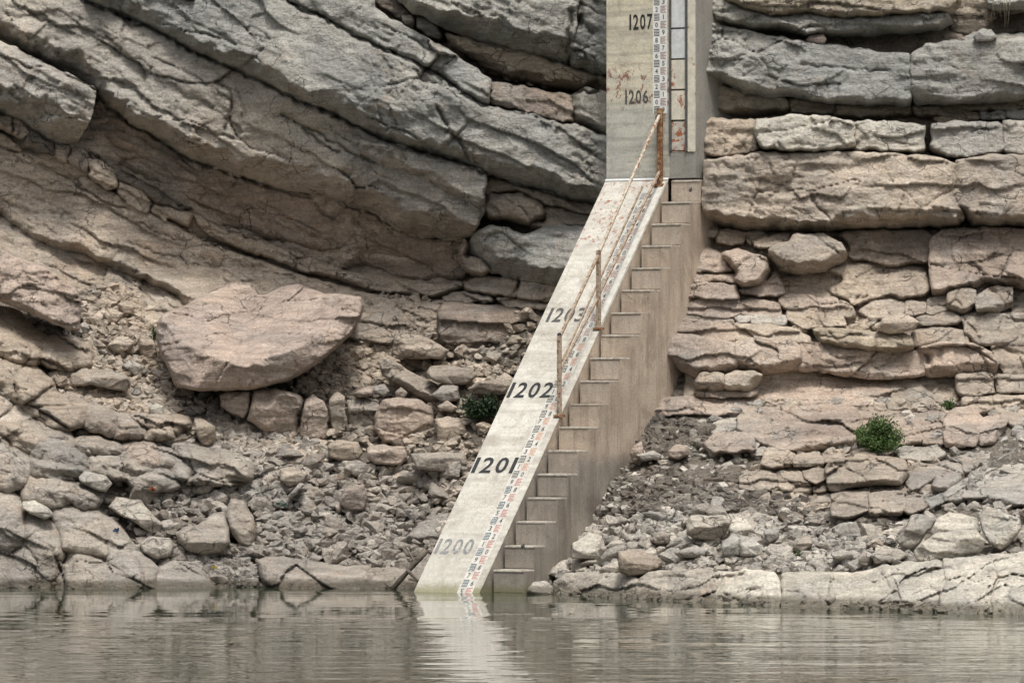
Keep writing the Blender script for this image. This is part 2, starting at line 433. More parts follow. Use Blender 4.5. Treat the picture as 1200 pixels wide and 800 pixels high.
# ------------------------------------------------------------------ rock builders
CRACKS = [  # (points, width px, depth m)
 ([(97,0),(145,18),(185,36),(225,59),(255,73),(300,93),(350,118),(380,129),(414,146),(464,170),(515,185),(545,193),(569,203),(616,216),(667,231),(697,237)], 2.2, .19),
 ([(331,0),(358,13),(378,20),(400,34),(447,56),(481,72),(515,89),(539,108),(566,125),(610,132),(650,143),(677,147),(711,161)], 1.9, .15),
 ([(112,110),(152,146),(189,163),(216,183),(256,197),(304,214),(337,224),(364,230),(400,237),(442,251),(460,268),(480,273),(520,280)], 2.2, .17),
 ([(0,48),(34,65),(67,82),(98,97),(112,106)], 2.2, .17),
 ([(199,258),(225,273),(253,286),(287,297),(320,307),(364,324),(385,328),(417,338),(445,344),(467,347),(510,352)], 2.0, .22),
 ([(100,173),(120,189),(150,204),(180,219),(207,237),(250,261),(297,281),(354,290),(388,310)], 1.8, .15),
 ([(596,92),(569,83),(545,66),(522,50)], 2.2, .25), ([(600,93),(633,100),(663,107),(700,108)], 2.2, .2),
 ([(512,125),(520,140),(527,155),(540,168),(552,190)], 2.2, .12),
 ([(27,8),(45,22),(66,29)], 1.8, .08), ([(180,68),(225,88),(240,98),(272,120)], 1.5, .06),
 ([(272,120),(268,135),(262,158)], 1.5, .07), ([(330,135),(365,152),(410,178),(440,190)], 1.8, .10),
 ([(356,150),(376,170),(398,178)], 2.0, .12),
 ([(0,172),(27,180),(60,198),(102,225),(125,238),(150,245)], 1.6, .09),
 ([(65,203),(90,210),(96,216)], 1.4, .07),
 ([(165,262),(190,275),(215,283)], 1.5, .07), ([(152,285),(185,297),(215,303)], 1.5, .06),
 ([(280,240),(330,262),(380,280),(440,300),(500,312)], 3, .07),
 ([(820,14),(842,40),(845,60),(870,66),(893,58)], 1.4, .04), ([(940,76),(985,80),(1040,84)], 1.3, .05),
 ([(1000,18),(1000,20)], 1, .01),
 ([(598,4),(596,20)], 1.3, .05), ([(670,12),(668,40),(664,60)], 2.4, .14),
 ([(615,104),(618,120)], 1.4, .05),
 ([(505,212),(512,222)], 1.2, .03), ([(610,325),(603,346)], 1.8, .09),
 ([(1084,416),(1090,428),(1092,438)], 1.5, .06), ([(1130,403),(1150,412),(1168,425)], 1.6, .08),
 ([(1042,560),(1044,560)], 1, .01), ([(60,640),(68,655),(75,672)], 1.6, .08),
 ([(930,168),(960,172),(1000,160)], 1.2, .03), ([(1020,158),(1050,166),(1072,170)], 1.2, .04),
 ([(350,350),(336,362),(322,372)], 1.2, .04), ([(402,358),(394,370),(385,384)], 1.2, .04),
 ([(226,372),(248,366),(262,364)], 1.4, .05),
 ([(30,640),(42,655),(42,688)], 1.5, .07), ([(128,560),(140,590),(152,612)], 1.2, .02),
 ([(1140,505),(1133,520),(1128,530)], 1.5, .06), ([(1060,480),(1075,510),(1078,530)], 1.3, .05),
 ([(880,470),(905,500),(898,522)], 1.3, .04), ([(700,675),(696,698)], 1.2, .04), ([(785,672),(778,702)], 1.2, .04),
 ([(960,672),(958,708)], 1.2, .04),
 ([(838,188),(842,225),(836,258)], 1.4, .04), ([(903,192),(905,206)], 1.2, .04), ([(970,90),(968,112)], 1.3, .04),
]
_cs = []
for pts, cw, cd in CRACKS:
    for a, b_ in zip(pts[:-1], pts[1:]):
        _cs.append((a[0], a[1], b_[0], b_[1], cw, cd))
_cs = np.array(_cs, float)

def seg_dist(P, A, B):
    """distance from points P (n,2) to segments A-B (m,2): (n,m) distances and nearest points parameter"""
    d = B - A
    L = np.maximum((d ** 2).sum(1), 1e-9)
    ap = P[:, None, :] - A[None]
    t = np.clip((ap * d[None]).sum(2) / L, 0, 1)
    q = A[None] + t[..., None] * d[None]
    return np.sqrt(((P[:, None, :] - q) ** 2).sum(2)), q

def rough_outline(poly, amp, seed, seg=5.0, grow=0.0):
    poly = np.array(poly, float)
    area = 0.5 * np.sum(poly[:, 0] * np.roll(poly[:, 1], -1) - np.roll(poly[:, 0], -1) * poly[:, 1])
    if area < 0: poly = poly[::-1]                       # now clockwise on the page: outward normal = (dy, -dx)
    out = []
    n = len(poly)
    for i in range(n):
        a, b = poly[i], poly[(i + 1) % n]
        k = max(1, int(np.hypot(*(b - a)) / seg))
        for j in range(k): out.append(a + (b - a) * j / k)
    out = np.array(out)
    # soften the traced corners once, then roughen
    out = out * .88 + .06 * (np.roll(out, 1, 0) + np.roll(out, -1, 0))
    if grow:
        d = np.roll(out, -1, 0) - np.roll(out, 1, 0)
        n_ = np.stack([d[:, 1], -d[:, 0]], 1); n_ /= np.maximum(np.hypot(n_[:, 0], n_[:, 1])[:, None], 1e-9)
        out = out + n_ * grow
    z = np.zeros(len(out))
    out[:, 0] += amp * fbm(out[:, 0] / 9, out[:, 1] / 9, z + seed, 3, seed)
    out[:, 1] += amp * fbm(out[:, 0] / 9, out[:, 1] / 9, z + seed + 50, 3, seed + 3)
    return out

def relief(poly, step, seed, bed, amp, prof, grow=0.0):
    """grid of sight lines inside an outline; prof(u, v, dist_bottom, dist_top, dist_side) -> distance Y"""
    O = rough_outline(poly, amp, seed, max(2.5, step * 2), grow)
    A, B = O, np.roll(O, -1, 0)
    lo, hi = O.min(0) - step, O.max(0) + step
    nu, nv = int((hi[0] - lo[0]) / step) + 2, int((hi[1] - lo[1]) / step) + 2
    uu, vv = np.meshgrid(lo[0] + np.arange(nu) * step, lo[1] + np.arange(nv) * step)
    P = np.stack([uu.ravel(), vv.ravel()], 1)
    inside = np.zeros(len(P), bool)
    for a, b in zip(A, B):
        c = (a[1] > P[:, 1]) != (b[1] > P[:, 1])
        if abs(b[1] - a[1]) < 1e-9: continue
        inside ^= c & (P[:, 0] < (b[0] - a[0]) * (P[:, 1] - a[1]) / (b[1] - a[1]) + a[0])
    d = B - A
    nrm = np.stack([d[:, 1], -d[:, 0]], 1)
    nrm /= np.maximum(np.hypot(nrm[:, 0], nrm[:, 1])[:, None], 1e-9)
    ang = math.radians(bed)
    down = np.array([-math.sin(ang), math.cos(ang)])     # across the bedding, downwards on the page
    k = nrm @ down
    db = np.full(len(P), 1e3); dt = db.copy(); ds = db.copy(); dall = db.copy()
    near = np.zeros_like(P)
    for s in range(0, len(P), 20000):
        sl = slice(s, s + 20000)
        dist, q = seg_dist(P[sl], A, B)
        j = dist.argmin(1)
        dall[sl] = dist[np.arange(len(j)), j]
        near[sl] = q[np.arange(len(j)), j]
        if (k > .5).any(): db[sl] = dist[:, k > .5].min(1)
        if (k < -.5).any(): dt[sl] = dist[:, k < -.5].min(1)
        mm = np.abs(k) <= .5
        if mm.any(): ds[sl] = dist[:, mm].min(1)
    keep = inside | (dall < step * .72)
    out = keep & ~inside
    P[out] = near[out]
    for a in (db, dt, ds):
        a[out] = np.minimum(a[out], np.where(a[out] - dall[out] < 1e-6, 0, a[out]))
    idx = np.full(len(P), -1); idx[keep] = np.arange(keep.sum())
    g = idx.reshape(nv, nu)
    q = np.stack([g[:-1, :-1], g[1:, :-1], g[1:, 1:], g[:-1, 1:]], -1).reshape(-1, 4)
    ok = (q >= 0).sum(1)
    quads = q[ok == 4]
    tr = q[ok == 3]
    tris = np.array([[x for x in r if x >= 0] for r in tr], dtype=np.int64).reshape(-1, 3)
    used = np.zeros(keep.sum(), bool)
    used[quads.ravel()] = True
    if len(tris): used[tris.ravel()] = True
    ren = np.cumsum(used) - 1
    quads = ren[quads]; tris = ren[tris] if len(tris) else tris
    u, v = P[keep][used, 0], P[keep][used, 1]
    Y = prof(u, v, db[keep][used], dt[keep][used], ds[keep][used])
    # boundary edges, once-used
    E = np.concatenate([quads[:, [0, 1]], quads[:, [1, 2]], quads[:, [2, 3]], quads[:, [3, 0]]] + ([tris[:, [0, 1]], tris[:, [1, 2]], tris[:, [2, 0]]] if len(tris) else []))
    key = np.sort(E, 1)
    kk = key[:, 0].astype(np.int64) * (len(u) + 1) + key[:, 1]
    _, first, cnt = np.unique(kk, return_index=True, return_counts=True)
    be = E[first[cnt == 1]]
    return u, v, Y, quads, tris, be

def rock_noise(u, v, seed, bed, k=1.0, size=1.0):
    x, z = (u - 600) * .0111, (482 - v) * .0111
    a = math.radians(bed)
    xr, zr = x * math.cos(a) - z * math.sin(a), x * math.sin(a) + z * math.cos(a)
    o = np.zeros_like(x)
    wx = .22 * fbm(x * 1.4, z * 1.4, o + 3, 3, 101)
    wz = .22 * fbm(x * 1.4, z * 1.4, o + 9, 3, 202)
    big = fbm(xr * .9, zr * 1.5, o + seed, 3, 5)
    f1, e1 = facet(xr + wx, zr + wz, .62, 31 + seed, 1.7, 1.0)
    f2, e2 = facet(xr + wx * .6, zr + wz * .6, .24, 77 + seed, 1.6, 1.1)
    f3, e3 = facet(xr + wx * .3, zr + wz * .3, .09, 55 + seed, 1.4, 1.1)
    fine = fbm(x * 7, z * 7, o + seed, 4, 9, .6)
    lam = fbm(xr * 1.3, zr * 13, o + seed, 3, 19, .55)
    gate = np.clip(fbm(x * .8, z * .8, o + 31, 2, 66) * 2.2 + .45, 0, 1)
    gate2 = np.clip(fbm(x * 1.1 + 9, z * 1.1, o + 31, 2, 67) * 2.4 + .4, 0, 1)
    r = .15 * big * size + .15 * f1 * size * (.25 + gate) + .075 * f2 * (.2 + gate) + .030 * f3 * (.25 + gate2) + .040 * fine + .050 * lam * (.2 + gate2)
    r += .07 * np.exp(-(e1 / .03) ** 2) * gate * size + .02 * np.exp(-(e2 / .05) ** 2) * gate2
    # thin laminae breaking off in small overhanging steps
    q = zr * 3.1 + .9 * fbm(xr * .5, zr * .8, o + 77, 3, 88) + .25 * fbm(x * 3, z * 3, o, 2, 89)
    sw = q - np.floor(q)
    g3 = np.clip(fbm(xr * .55 + 4, zr * .9, o + 12, 3, 91) * 3 + .35, 0, 1)
    r += .085 * size * g3 * (sw - .5)
    return r * k

def carve(u, v):
    r = np.zeros_like(u)
    lo0, hi0, lo1, hi1 = u.min() - 12, u.max() + 12, v.min() - 12, v.max() + 12
    m = (np.minimum(_cs[:, 0], _cs[:, 2]) < hi0) & (np.maximum(_cs[:, 0], _cs[:, 2]) > lo0) & (np.minimum(_cs[:, 1], _cs[:, 3]) < hi1) & (np.maximum(_cs[:, 1], _cs[:, 3]) > lo1)
    if not m.any(): return r
    c = _cs[m]
    P = np.stack([u + 2.2 * vnoise(u / 6, v / 6, u * 0 + 2, 3), v + 2.2 * vnoise(u / 6, v / 6, u * 0 + 8, 4)], 1)
    dist, _ = seg_dist(P, c[:, :2], c[:, 2:4])
    return (c[None, :, 5] * np.exp(-(dist / c[None, :, 4]) ** 2)).max(1)

SM = .0111
def ground_y(u, v):
    u, v = np.atleast_1d(np.asarray(u, float)), np.atleast_1d(np.asarray(v, float))
    return D(u, v) + rock_noise(u, v, 3, 0, 1.0) * .60
def slab(poly, tint='t', fwd=.25, under=8, top=4, side=3, T=.40, Ts=.08, grow=2.8, bed=0, tilt=.10, k=1.0, name='rock_block', parent=None, mat=None, step=1.8, seed=None, amp=2.2, size=1.0, cont=None, bulge=0.0):
    """a bed or block of the cliff: face, rounded upper edge, undercut lower edge, sides running back into the rock"""
    seed = seed if seed is not None else rnd.randint(1, 900)
    # beds run on past the frame
    poly = [(u - 150 if u <= -30 else (u + 170 if u >= 1240 else u), v - 55 if v <= -20 else v) for u, v in poly]
    pc = np.array(poly, float)
    vc = pc[:, 1].mean()
    uc = pc[:, 0].mean()
    ph = seed % 60
    def prof(u, v, db, dt, ds):
        rn = rock_noise(u, v, seed % 7 if cont is None else cont, bed, k, size)
        vary = np.maximum(.35, 1 + .5 * fbm(u / 40, v / 40, u * 0 + ph, 2, seed) + .45 * fbm(u / 19, v / 19, u * 0 + ph, 3, seed + 1, .6))
        eb = np.clip(db / (under * vary), 0, 1)
        eb = .75 * eb + .25 * (1 - (1 - eb) ** 2)
        et = 1 - (1 - np.clip(dt / (top * vary), 0, 1)) ** 1.8
        es = 1 - (1 - np.clip(ds / side, 0, 1)) ** 1.8
        e = eb * et * es
        inner = np.minimum(np.minimum(db, dt), ds)
        dome = bulge * np.sqrt(np.clip(inner / max(6.0, np.percentile(inner, 97)), 0, 1)) if bulge else 0.0
        gx = ((seed * 37) % 100 / 100 - .5) * (.16 if cont is None else .07)
        return D(u, v) - fwd - dome + (1 - eb) * T + (1 - et * es) * Ts + tilt * (vc - v) * SM + gx * np.clip((u - uc) * SM, -1.2, 1.2) + rn * (.35 + .65 * e) + carve(u, v)
    u, v, Y, quads, tris, be = relief(poly, step, seed, bed, amp, prof, grow)
    co = np.stack(W(u, v, Y), 1)
    # the block's sides, running back into the mass
    bi = np.unique(be)
    ren = np.full(len(co), -1); ren[bi] = np.arange(len(bi)) + len(co)
    back = np.stack(W(u[bi], v[bi], Y[bi] + .55), 1)
    sk = np.stack([be[:, 1], be[:, 0], ren[be[:, 0]], ren[be[:, 1]]], 1)
    co = np.concatenate([co, back])
    me = mesh_np(name, co, np.concatenate([quads, sk]), tris)
    return link(name, me, mat, parent, tint_of(tint, seed))

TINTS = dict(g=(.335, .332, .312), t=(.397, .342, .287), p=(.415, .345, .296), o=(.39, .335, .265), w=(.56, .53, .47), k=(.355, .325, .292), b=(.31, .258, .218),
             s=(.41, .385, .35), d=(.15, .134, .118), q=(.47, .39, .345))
def tint_of(t, seed):
    r = random.Random(seed * 7 + 1)
    c = TINTS[t]
    f = 1 + (r.random() - .5) * .2
    hsh = (r.random() - .5) * .03
    return (c[0] * f + hsh * .4, c[1] * f, c[2] * f - hsh * .4)

def boulder(poly, tint='t', name='boulder', label=None, cat='boulder', crease=None, tc=.42, tslope=1.6, uslope=.22, T=.30, deep=.8, fwd=.0, step=1.4, seed=None, bed=0, rx=None, k=.55, base=None, amp=1.5, group=None, parent=None, rad=2.0):
    """a loose rock: a sloping upper face meeting an upright front face along an arris, side facets, closed all round"""
    seed = seed if seed is not None else rnd.randint(1, 900)
    r = random.Random(seed)
    pc = np.array(poly, float)
    u0, u1, v0, v1 = pc[:, 0].min(), pc[:, 0].max(), pc[:, 1].min(), pc[:, 1].max()
    h = (v1 - v0) * SM
    wd = (u1 - u0) * SM
    uc = (u0 + u1) / 2
    Yf = min(float(D(uc, v1)), float(ground_y(np.linspace(u0, u1, 7), np.full(7, v1 - 1.0)).min()) + .10) - fwd if base is None else base
    tl = (r.random() - .5) * .35
    la, ra = u0 + (u1 - u0) * (.12 + .2 * r.random()), u1 - (u1 - u0) * (.12 + .25 * r.random())
    ls, rs = .5 + r.random() * .7, .5 + r.random() * .7
    gx = (r.random() - .5) * .5 if rx is None else rx
    cuts = []
    for _ in range(4):
        a = r.uniform(0, 6.283); cuts.append((math.cos(a), math.sin(a), r.uniform(.25, .7), r.uniform(.5, 1.3)))
    if crease is not None:
        cx, cy = np.array(crease, float).T
    def prof(u, v, db, dt, ds):
        if crease is not None: vc = np.interp(u, cx, cy)
        else: vc = v0 + (v1 - v0) * tc + (u - uc) * tl * (v1 - v0) / (u1 - u0)
        vc = vc + 1.6 * fbm(u / 10, v * 0, u * 0 + seed, 3, seed)
        Y = Yf + np.maximum(0, vc - v) * SM * tslope + np.maximum(0, v - vc) * SM * uslope + gx * (u - uc) * SM
        Y = np.maximum(Y, Yf + (la - u) * SM * ls + (vc - v) * SM * .3 - .02)
        Y = np.maximum(Y, Yf + (u - ra) * SM * rs + (vc - v) * SM * .3 - .02)
        if crease is None:                              # a few broken-off corners, each a flat facet
            for ca, sa, off, sl in cuts:
                q = (u - uc) / (u1 - u0) * 2 * ca + (v - (v0 + v1) / 2) / (v1 - v0) * 2 * sa - off
                Y = np.maximum(Y, Yf + q * min(h, wd) * .5 * sl)
        e = 1 - (1 - np.clip(np.minimum(np.minimum(db, dt), ds) / rad, 0, 1)) ** 2
        sz = min(1.0, (h + wd) / 1.6)
        return Y + (1 - e) * min(T, .22 * min(h, wd)) + rock_noise(u, v, seed % 7, bed, k * (.35 + .65 * sz), sz) * (.3 + .7 * e) + carve(u, v)
    u, v, Y, quads, tris, be = relief(poly, step, seed, bed, amp, prof)
    n = len(u)
    Yb = float(np.percentile(Y, 97)) + .04
    Y = np.minimum(Y, Yb + .1)
    bi = np.unique(be)
    isb = np.zeros(n, bool); isb[bi] = True
    back = np.maximum(Yb + .02, Yb + .02 + (Yb - Y) * deep)
    co = np.concatenate([np.stack(W(u, v, Y), 1), np.stack(W(u, v, back), 1)])
    # pull the far side in a little so it reads as a solid, not an extrusion
    c = co[:n].mean(0)
    co[n:, 0] = c[0] + (co[n:, 0] - c[0]) * .86
    co[n:, 2] = c[2] + (co[n:, 2] - c[2]) * .86
    sk = np.stack([be[:, 1], be[:, 0], be[:, 0] + n, be[:, 1] + n], 1)
    Q = np.concatenate([quads, quads[:, ::-1] + n, sk])
    Tt = np.concatenate([tris, tris[:, ::-1] + n]) if len(tris) else tris
    org = np.array([c[0], Yf, co[:, 2].min()])
    me = mesh_np(name, co - org, Q, Tt)
    o = link(name, me, M_BOULDER, parent, tint_of(tint, seed))
    o.location = org
    if label: tag(o, label, cat, group)
    return o
# ------------------------------------------------------------------ the setting: water, rock mass behind, cliff beds
me = mesh_np('lake', np.array([(-600, -300, 0), (600, -300, 0), (600, 90, 0), (-600, 90, 0)], float), np.array([[0, 1, 2, 3]]), smooth=False)
tag(link('water', me, M_WATER), kind='structure')

def sheet():
    us = np.concatenate([np.arange(-2600, -300, 20), np.arange(-300, 1500, 4.0), np.arange(1500, 3800, 20)])
    vs = np.concatenate([np.arange(-1500, -40, 9), np.arange(-40, 730, 4.0), np.arange(730, 1100, 12)])
    u, v = np.meshgrid(us, vs)
    sh = u.shape
    u, v = u.ravel(), v.ravel()
    y = D(u, v)
    y = y + np.maximum(0, -700 - v) * .012
    y = y - np.maximum(0, v - 800) * .02
    rec = np.where(u < 730, np.clip((385 - v) / 50, 0, 1), np.clip((500 - v) / 60, 0, 1))
    rec = rec * rec * (3 - 2 * rec)
    out = (u < -190) | (u > 1400) | (v < -75)
    y = y + np.where(out, 0, np.where((u > 800) & (v > 268), .04, .30) * rec)
    y = y + rock_noise(u, v, 3, 0, 1.0) * np.where(out, 1.7, .60 + .40 * rec) + np.where(v < -30, .5 * fbm(u / 200, v / 60, u * 0, 4, 8), 0)
    # cliff above the frame goes on in beds
    st = (v + 18 * fbm(u / 160, v / 90, u * 0 + 4, 3, 12)) / 62
    y = y - np.where(v < -75, .5 * (1 - (st - np.floor(st))) ** 2, 0)
    co = np.stack(W(u, v, y), 1)
    i = np.arange(sh[0] * sh[1]).reshape(sh)
    q = np.stack([i[:-1, :-1], i[1:, :-1], i[1:, 1:], i[:-1, 1:]], -1).reshape(-1, 4)
    return mesh_np('ground', co, q)
me = sheet()
ground = link('ground', me, M_DIRT)
ground['kind'] = 'structure'
M_BACK = rock_material('rock_behind', beds=0)
me.materials.append(M_BACK)
ground.color = (*TINTS['t'], 1)
cc = np.empty(len(me.polygons) * 3, np.float32)
me.polygons.foreach_get('center', cc)
cc = cc.reshape(-1, 3)
px_u = cc[:, 0] / cc[:, 1] * F_PX + 600
px_v = HOR - (cc[:, 2] - CAM_H) / cc[:, 1] * F_PX
me.polygons.foreach_set('material_index', ((px_v < np.where(px_u < 730, 352, 492)) | (px_u < -190) | (px_u > 1400)).astype(np.int32))

cliff_l = bpy.data.objects.new('cliff', None); sc.collection.objects.link(cliff_l); cliff_l['kind'] = 'structure'
cliff_r = bpy.data.objects.new('cliff_beside_pillar', None); sc.collection.objects.link(cliff_r); cliff_r['kind'] = 'structure'
shore = bpy.data.objects.new('rocky_shore', None); sc.collection.objects.link(shore); shore['kind'] = 'structure'
LK = dict(parent=cliff_l, mat=M_ROCK_L, bed=26, name='rock_bed', k=.95, amp=3.2, cont=2, Ts=.13, grow=2.3)
RK = dict(parent=cliff_r, mat=M_ROCK_R, bed=0, name='rock_bed', Ts=.10, grow=2.4, k=.88, amp=2.8, cont=4)
SK = dict(parent=shore, mat=M_ROCK_R, bed=0, name='rock_block')

def L(poly, tint='t', **k): a = dict(LK); a.update(k); return slab(poly, tint, **a)
def R(poly, tint='t', **k): a = dict(RK); a.update(k); return slab(poly, tint, **a)
def S(poly, tint='t', **k): a = dict(SK); a.update(k); return slab(poly, tint, **a)

# tilted beds left of the pillar, top to bottom
L([(455,-25),(468,-2),(485,12),(520,30),(560,48),(600,60),(640,70),(666,76),(668,60),(674,30),(680,-25)], 'g', fwd=1.1, under=30, top=3, T=0.85)
L([(676,-25),(712,-25),(714,30),(714,84),(700,86),(670,76),(668,56),(674,30)], 'g', fwd=0.95, under=14, T=0.6)
L([(522,40),(560,52),(620,64),(680,84),(714,94),(714,108),(690,106),(663,104),(633,99),(596,92),(569,82),(545,66),(528,52)], 'o', fwd=0.55, under=14, T=0.4)
L([(331,-25),(335,2),(358,13),(378,20),(400,33),(414,40),(447,56),(481,72),(515,89),(539,108),(566,124),(573,124),(573,94),(560,84),(545,74),(522,58),(500,46),(470,30),(440,12),(405,-25)], 'g', fwd=0.98, under=7, top=8)
L([(574,96),(600,100),(640,108),(668,112),(672,144),(650,142),(610,131),(574,124)], 'b', fwd=0.85, under=5)
L([(669,112),(690,104),(714,112),(714,163),(711,160),(677,146),(673,144)], 'g', fwd=0.95, under=14)
L([(430,-25),(452,-25),(462,0),(478,14),(500,30),(520,44),(520,52),(500,42),(470,26),(440,5)], 'd', fwd=-.10, under=4)
L([(60,-25),(97,0),(145,17),(185,35),(225,58),(255,72),(300,92),(350,117),(380,128),(414,145),(464,169),(515,184),(545,192),(569,202),(616,216),(667,231),(697,236),(714,240),(714,164),(711,162),(677,148),(650,144),(610,133),(566,126),(539,109),(515,90),(481,73),(447,57),(414,41),(400,35),(378,21),(358,14),(331,1),(300,-25)], 'g', fwd=1.05, under=19, top=3, T=0.55)
L([(-60,-25),(58,-25),(95,2),(145,19),(185,37),(225,60),(255,74),(300,94),(350,119),(380,130),(414,147),(464,171),(510,187),(545,195),(566,204),(566,246),(560,262),(545,281),(520,280),(490,271),(480,272),(460,267),(442,250),(410,241),(385,232),(360,223),(337,223),(304,213),(256,196),(216,182),(189,162),(152,145),(115,116),(98,96),(67,81),(34,64),(0,47),(-60,28)], 's', fwd=0.62, under=24, top=3, T=0.85, size=1.1)
L([(425,165),(464,171),(515,186),(545,194),(569,204),(567,246),(560,248),(535,235),(510,221),(485,206),(455,198),(420,182)], 's', fwd=.92, under=13, top=4, T=.42)
L([(-60,45),(0,49),(34,66),(67,83),(98,98),(111,106),(108,125),(100,150),(88,168),(70,168),(52,160),(30,145),(0,128),(-60,100)], 's', fwd=0.66, under=28, T=0.85, side=14)
L([(104,128),(117,119),(152,147),(189,164),(216,184),(256,198),(304,215),(337,225),(364,231),(400,238),(442,252),(460,269),(480,274),(520,281),(545,283),(556,300),(548,320),(540,331),(510,332),(465,328),(435,321),(397,316),(385,308),(360,300),(330,288),(300,278),(260,268),(230,248),(207,236),(180,218),(150,203),(120,188),(100,172),(98,150)], 'b', fwd=-0.18, under=14, top=2, T=0.3, tilt=-.02)
L([(100,174),(120,190),(150,205),(180,220),(207,238),(226,248),(205,247),(181,240),(160,228),(138,214),(118,200),(102,186)], 'd', fwd=0.05, under=8)
L([(226,250),(260,269),(300,279),(330,290),(360,302),(385,309),(397,317),(435,322),(465,329),(510,333),(540,332),(545,339),(520,345),(510,351),(467,346),(445,343),(417,336),(385,326),(360,321),(320,306),(287,296),(255,283),(232,266)], 't', fwd=0.1, under=5, top=4)
L([(567,204),(600,213),(640,224),(667,232),(700,240),(714,246),(714,262),(690,252),(660,244),(637,240),(620,230),(605,226),(577,227),(567,240)], 't', fwd=.45, under=4, top=4)
L([(567,240),(577,228),(605,227),(635,241),(637,256),(617,262),(597,258),(577,256),(566,250)], 't', fwd=.60, under=7, top=5, side=6)
L([(638,242),(660,246),(690,254),(714,264),(714,276),(690,266),(660,266),(637,268),(619,264),(637,258)], 't', fwd=.42, under=5)
L([(553,278),(572,266),(597,270),(617,275),(635,268),(660,266),(690,264),(714,278),(714,340),(690,336),(652,333),(610,327),(575,318),(558,303),(548,292)], 'g', fwd=0.65, under=20, top=4, T=0.6, side=7, bed=8)
L([(543,282),(552,290),(546,300),(562,305),(574,318),(556,322),(542,312),(538,296)], 't', fwd=.45, under=6, bed=8)
L([(546,331),(562,324),(608,328),(603,348),(570,346),(545,341)], 't', fwd=0.15, under=4, bed=4)
L([(611,328),(650,334),(714,343),(714,360),(642,355),(605,348)], 't', fwd=0.15, under=4, bed=4)
L([(520,347),(545,343),(575,348),(578,355),(545,357),(520,353)], 't', fwd=0.1, under=3, bed=4)
L([(580,349),(640,356),(714,362),(714,372),(636,364),(590,360)], 't', fwd=0.1, under=3, bed=4)
for p, c in [([(-30,130),(12,138),(14,157),(0,152),(-30,148)],'t'), ([(16,140),(25,142),(33,155),(26,165),(15,158)],'t'), ([(33,152),(60,168),(64,182),(44,180),(28,168)],'d'),
             ([(66,170),(82,172),(76,190),(63,184)],'t'), ([(85,175),(97,175),(103,185),(102,203),(90,198),(78,190)],'t'), ([(104,187),(118,188),(134,200),(137,222),(122,220),(104,207)],'t'),
             ([(138,213),(165,222),(178,238),(170,252),(150,240),(139,230)],'t'), ([(181,240),(205,244),(226,250),(220,266),(200,262),(176,248)],'t')]:
    L(p, c, fwd=.02, under=3, top=3, side=3, name='rock_block', step=1.5, k=.7)
L([(-60,140),(0,155),(32,178),(60,187),(100,205),(120,222),(140,232),(175,252),(217,270),(250,287),(287,300),(330,314),(364,328),(385,332),(417,341),(445,349),(467,352),(515,356),(520,380),(430,385),(340,385),(228,370),(215,352),(200,341),(160,325),(125,310),(100,298),(62,288),(15,263),(0,250),(-60,236)], 't', fwd=0.08, under=10, top=3, T=.35, tilt=.22)
L([(-60,237),(0,251),(15,264),(62,289),(100,299),(125,311),(160,326),(200,342),(230,362),(215,400),(120,360),(85,345),(40,320),(-60,300)], 't', fwd=-0.12, under=8, top=4, T=.3, tilt=.2)
L([(418,366),(430,360),(460,368),(480,376),(482,392),(470,396),(455,404),(430,402),(408,396)], 't', fwd=.30, under=5, bed=8)
L([(484,360),(500,352),(516,356),(514,384),(500,392),(486,386)], 't', fwd=.15, under=4, bed=8)

# level beds right of the pillar, top to bottom
R([(845,-25),(850,0),(880,12),(905,20),(930,16),(950,16),(985,22),(1020,20),(1060,16),(1110,14),(1125,8),(1125,-25)], 'o', fwd=0.75, under=8)
R([(1165,-25),(1160,10),(1260,8),(1260,-25)], 'g', fwd=.4, under=8)
R([(810,-10),(845,0),(880,14),(905,22),(930,18),(950,18),(985,24),(1020,22),(1060,18),(1110,16),(1115,28),(1100,34),(1063,38),(1019,40),(945,41),(908,33),(884,35),(850,28),(830,21),(810,15)], 'g', fwd=0.6, under=9, T=.5)
R([(1110,10),(1165,-10),(1260,10),(1260,42),(1150,46),(1105,36)], 'd', fwd=-.35, under=6)
R([(1128,46),(1140,40),(1170,42),(1260,36),(1260,56),(1140,56)], 'g', fwd=.2, under=3)
R([(806,30),(837,28),(880,38),(910,45),(945,49),(965,54),(1000,58),(1050,65),(1067,66),(1069,95),(1067,122),(1030,122),(1002,121),(960,118),(935,112),(905,112),(878,108),(844,93),(806,92)], 'g', fwd=0.55, under=9, top=4, T=0.5)
R([(1069,64),(1085,53),(1120,49),(1150,47),(1260,49),(1260,112),(1200,115),(1150,120),(1110,121),(1072,121),(1069,95)], 'g', fwd=0.65, under=10, top=4, T=0.5)
R([(806,96),(850,101),(878,112),(921,116),(925,131),(868,135),(830,130),(806,124)], 'o', fwd=0.15, under=8)
R([(926,116),(960,121),(1002,124),(1066,125),(1068,136),(1040,139),(1000,139),(960,136),(928,132)], 'o', fwd=0.05, under=5)
R([(1072,124),(1110,124),(1150,123),(1200,119),(1260,116),(1260,128),(1200,131),(1150,132),(1110,138),(1075,137)], 'o', fwd=0.12, under=5)
R([(1094,139),(1130,134),(1148,134),(1149,142),(1100,145)], 'o', fwd=.2, under=3); R([(1150,133),(1178,132),(1178,140),(1152,141)], 'g', fwd=.28, under=3); R([(1181,131),(1205,130),(1205,140),(1181,140)], 'g', fwd=.28, under=3)
R([(888,140),(930,137),(969,138),(999,145),(1001,175),(969,177),(895,175),(886,157)], 'w', fwd=0.75, under=5, top=4)
R([(1002,144),(1036,143),(1082,148),(1081,178),(1040,178),(1002,176)], 'w', fwd=0.62, under=5)
R([(826,140),(884,142),(886,170),(890,178),(868,182),(840,184),(826,182)], 't', fwd=0.45, under=5)
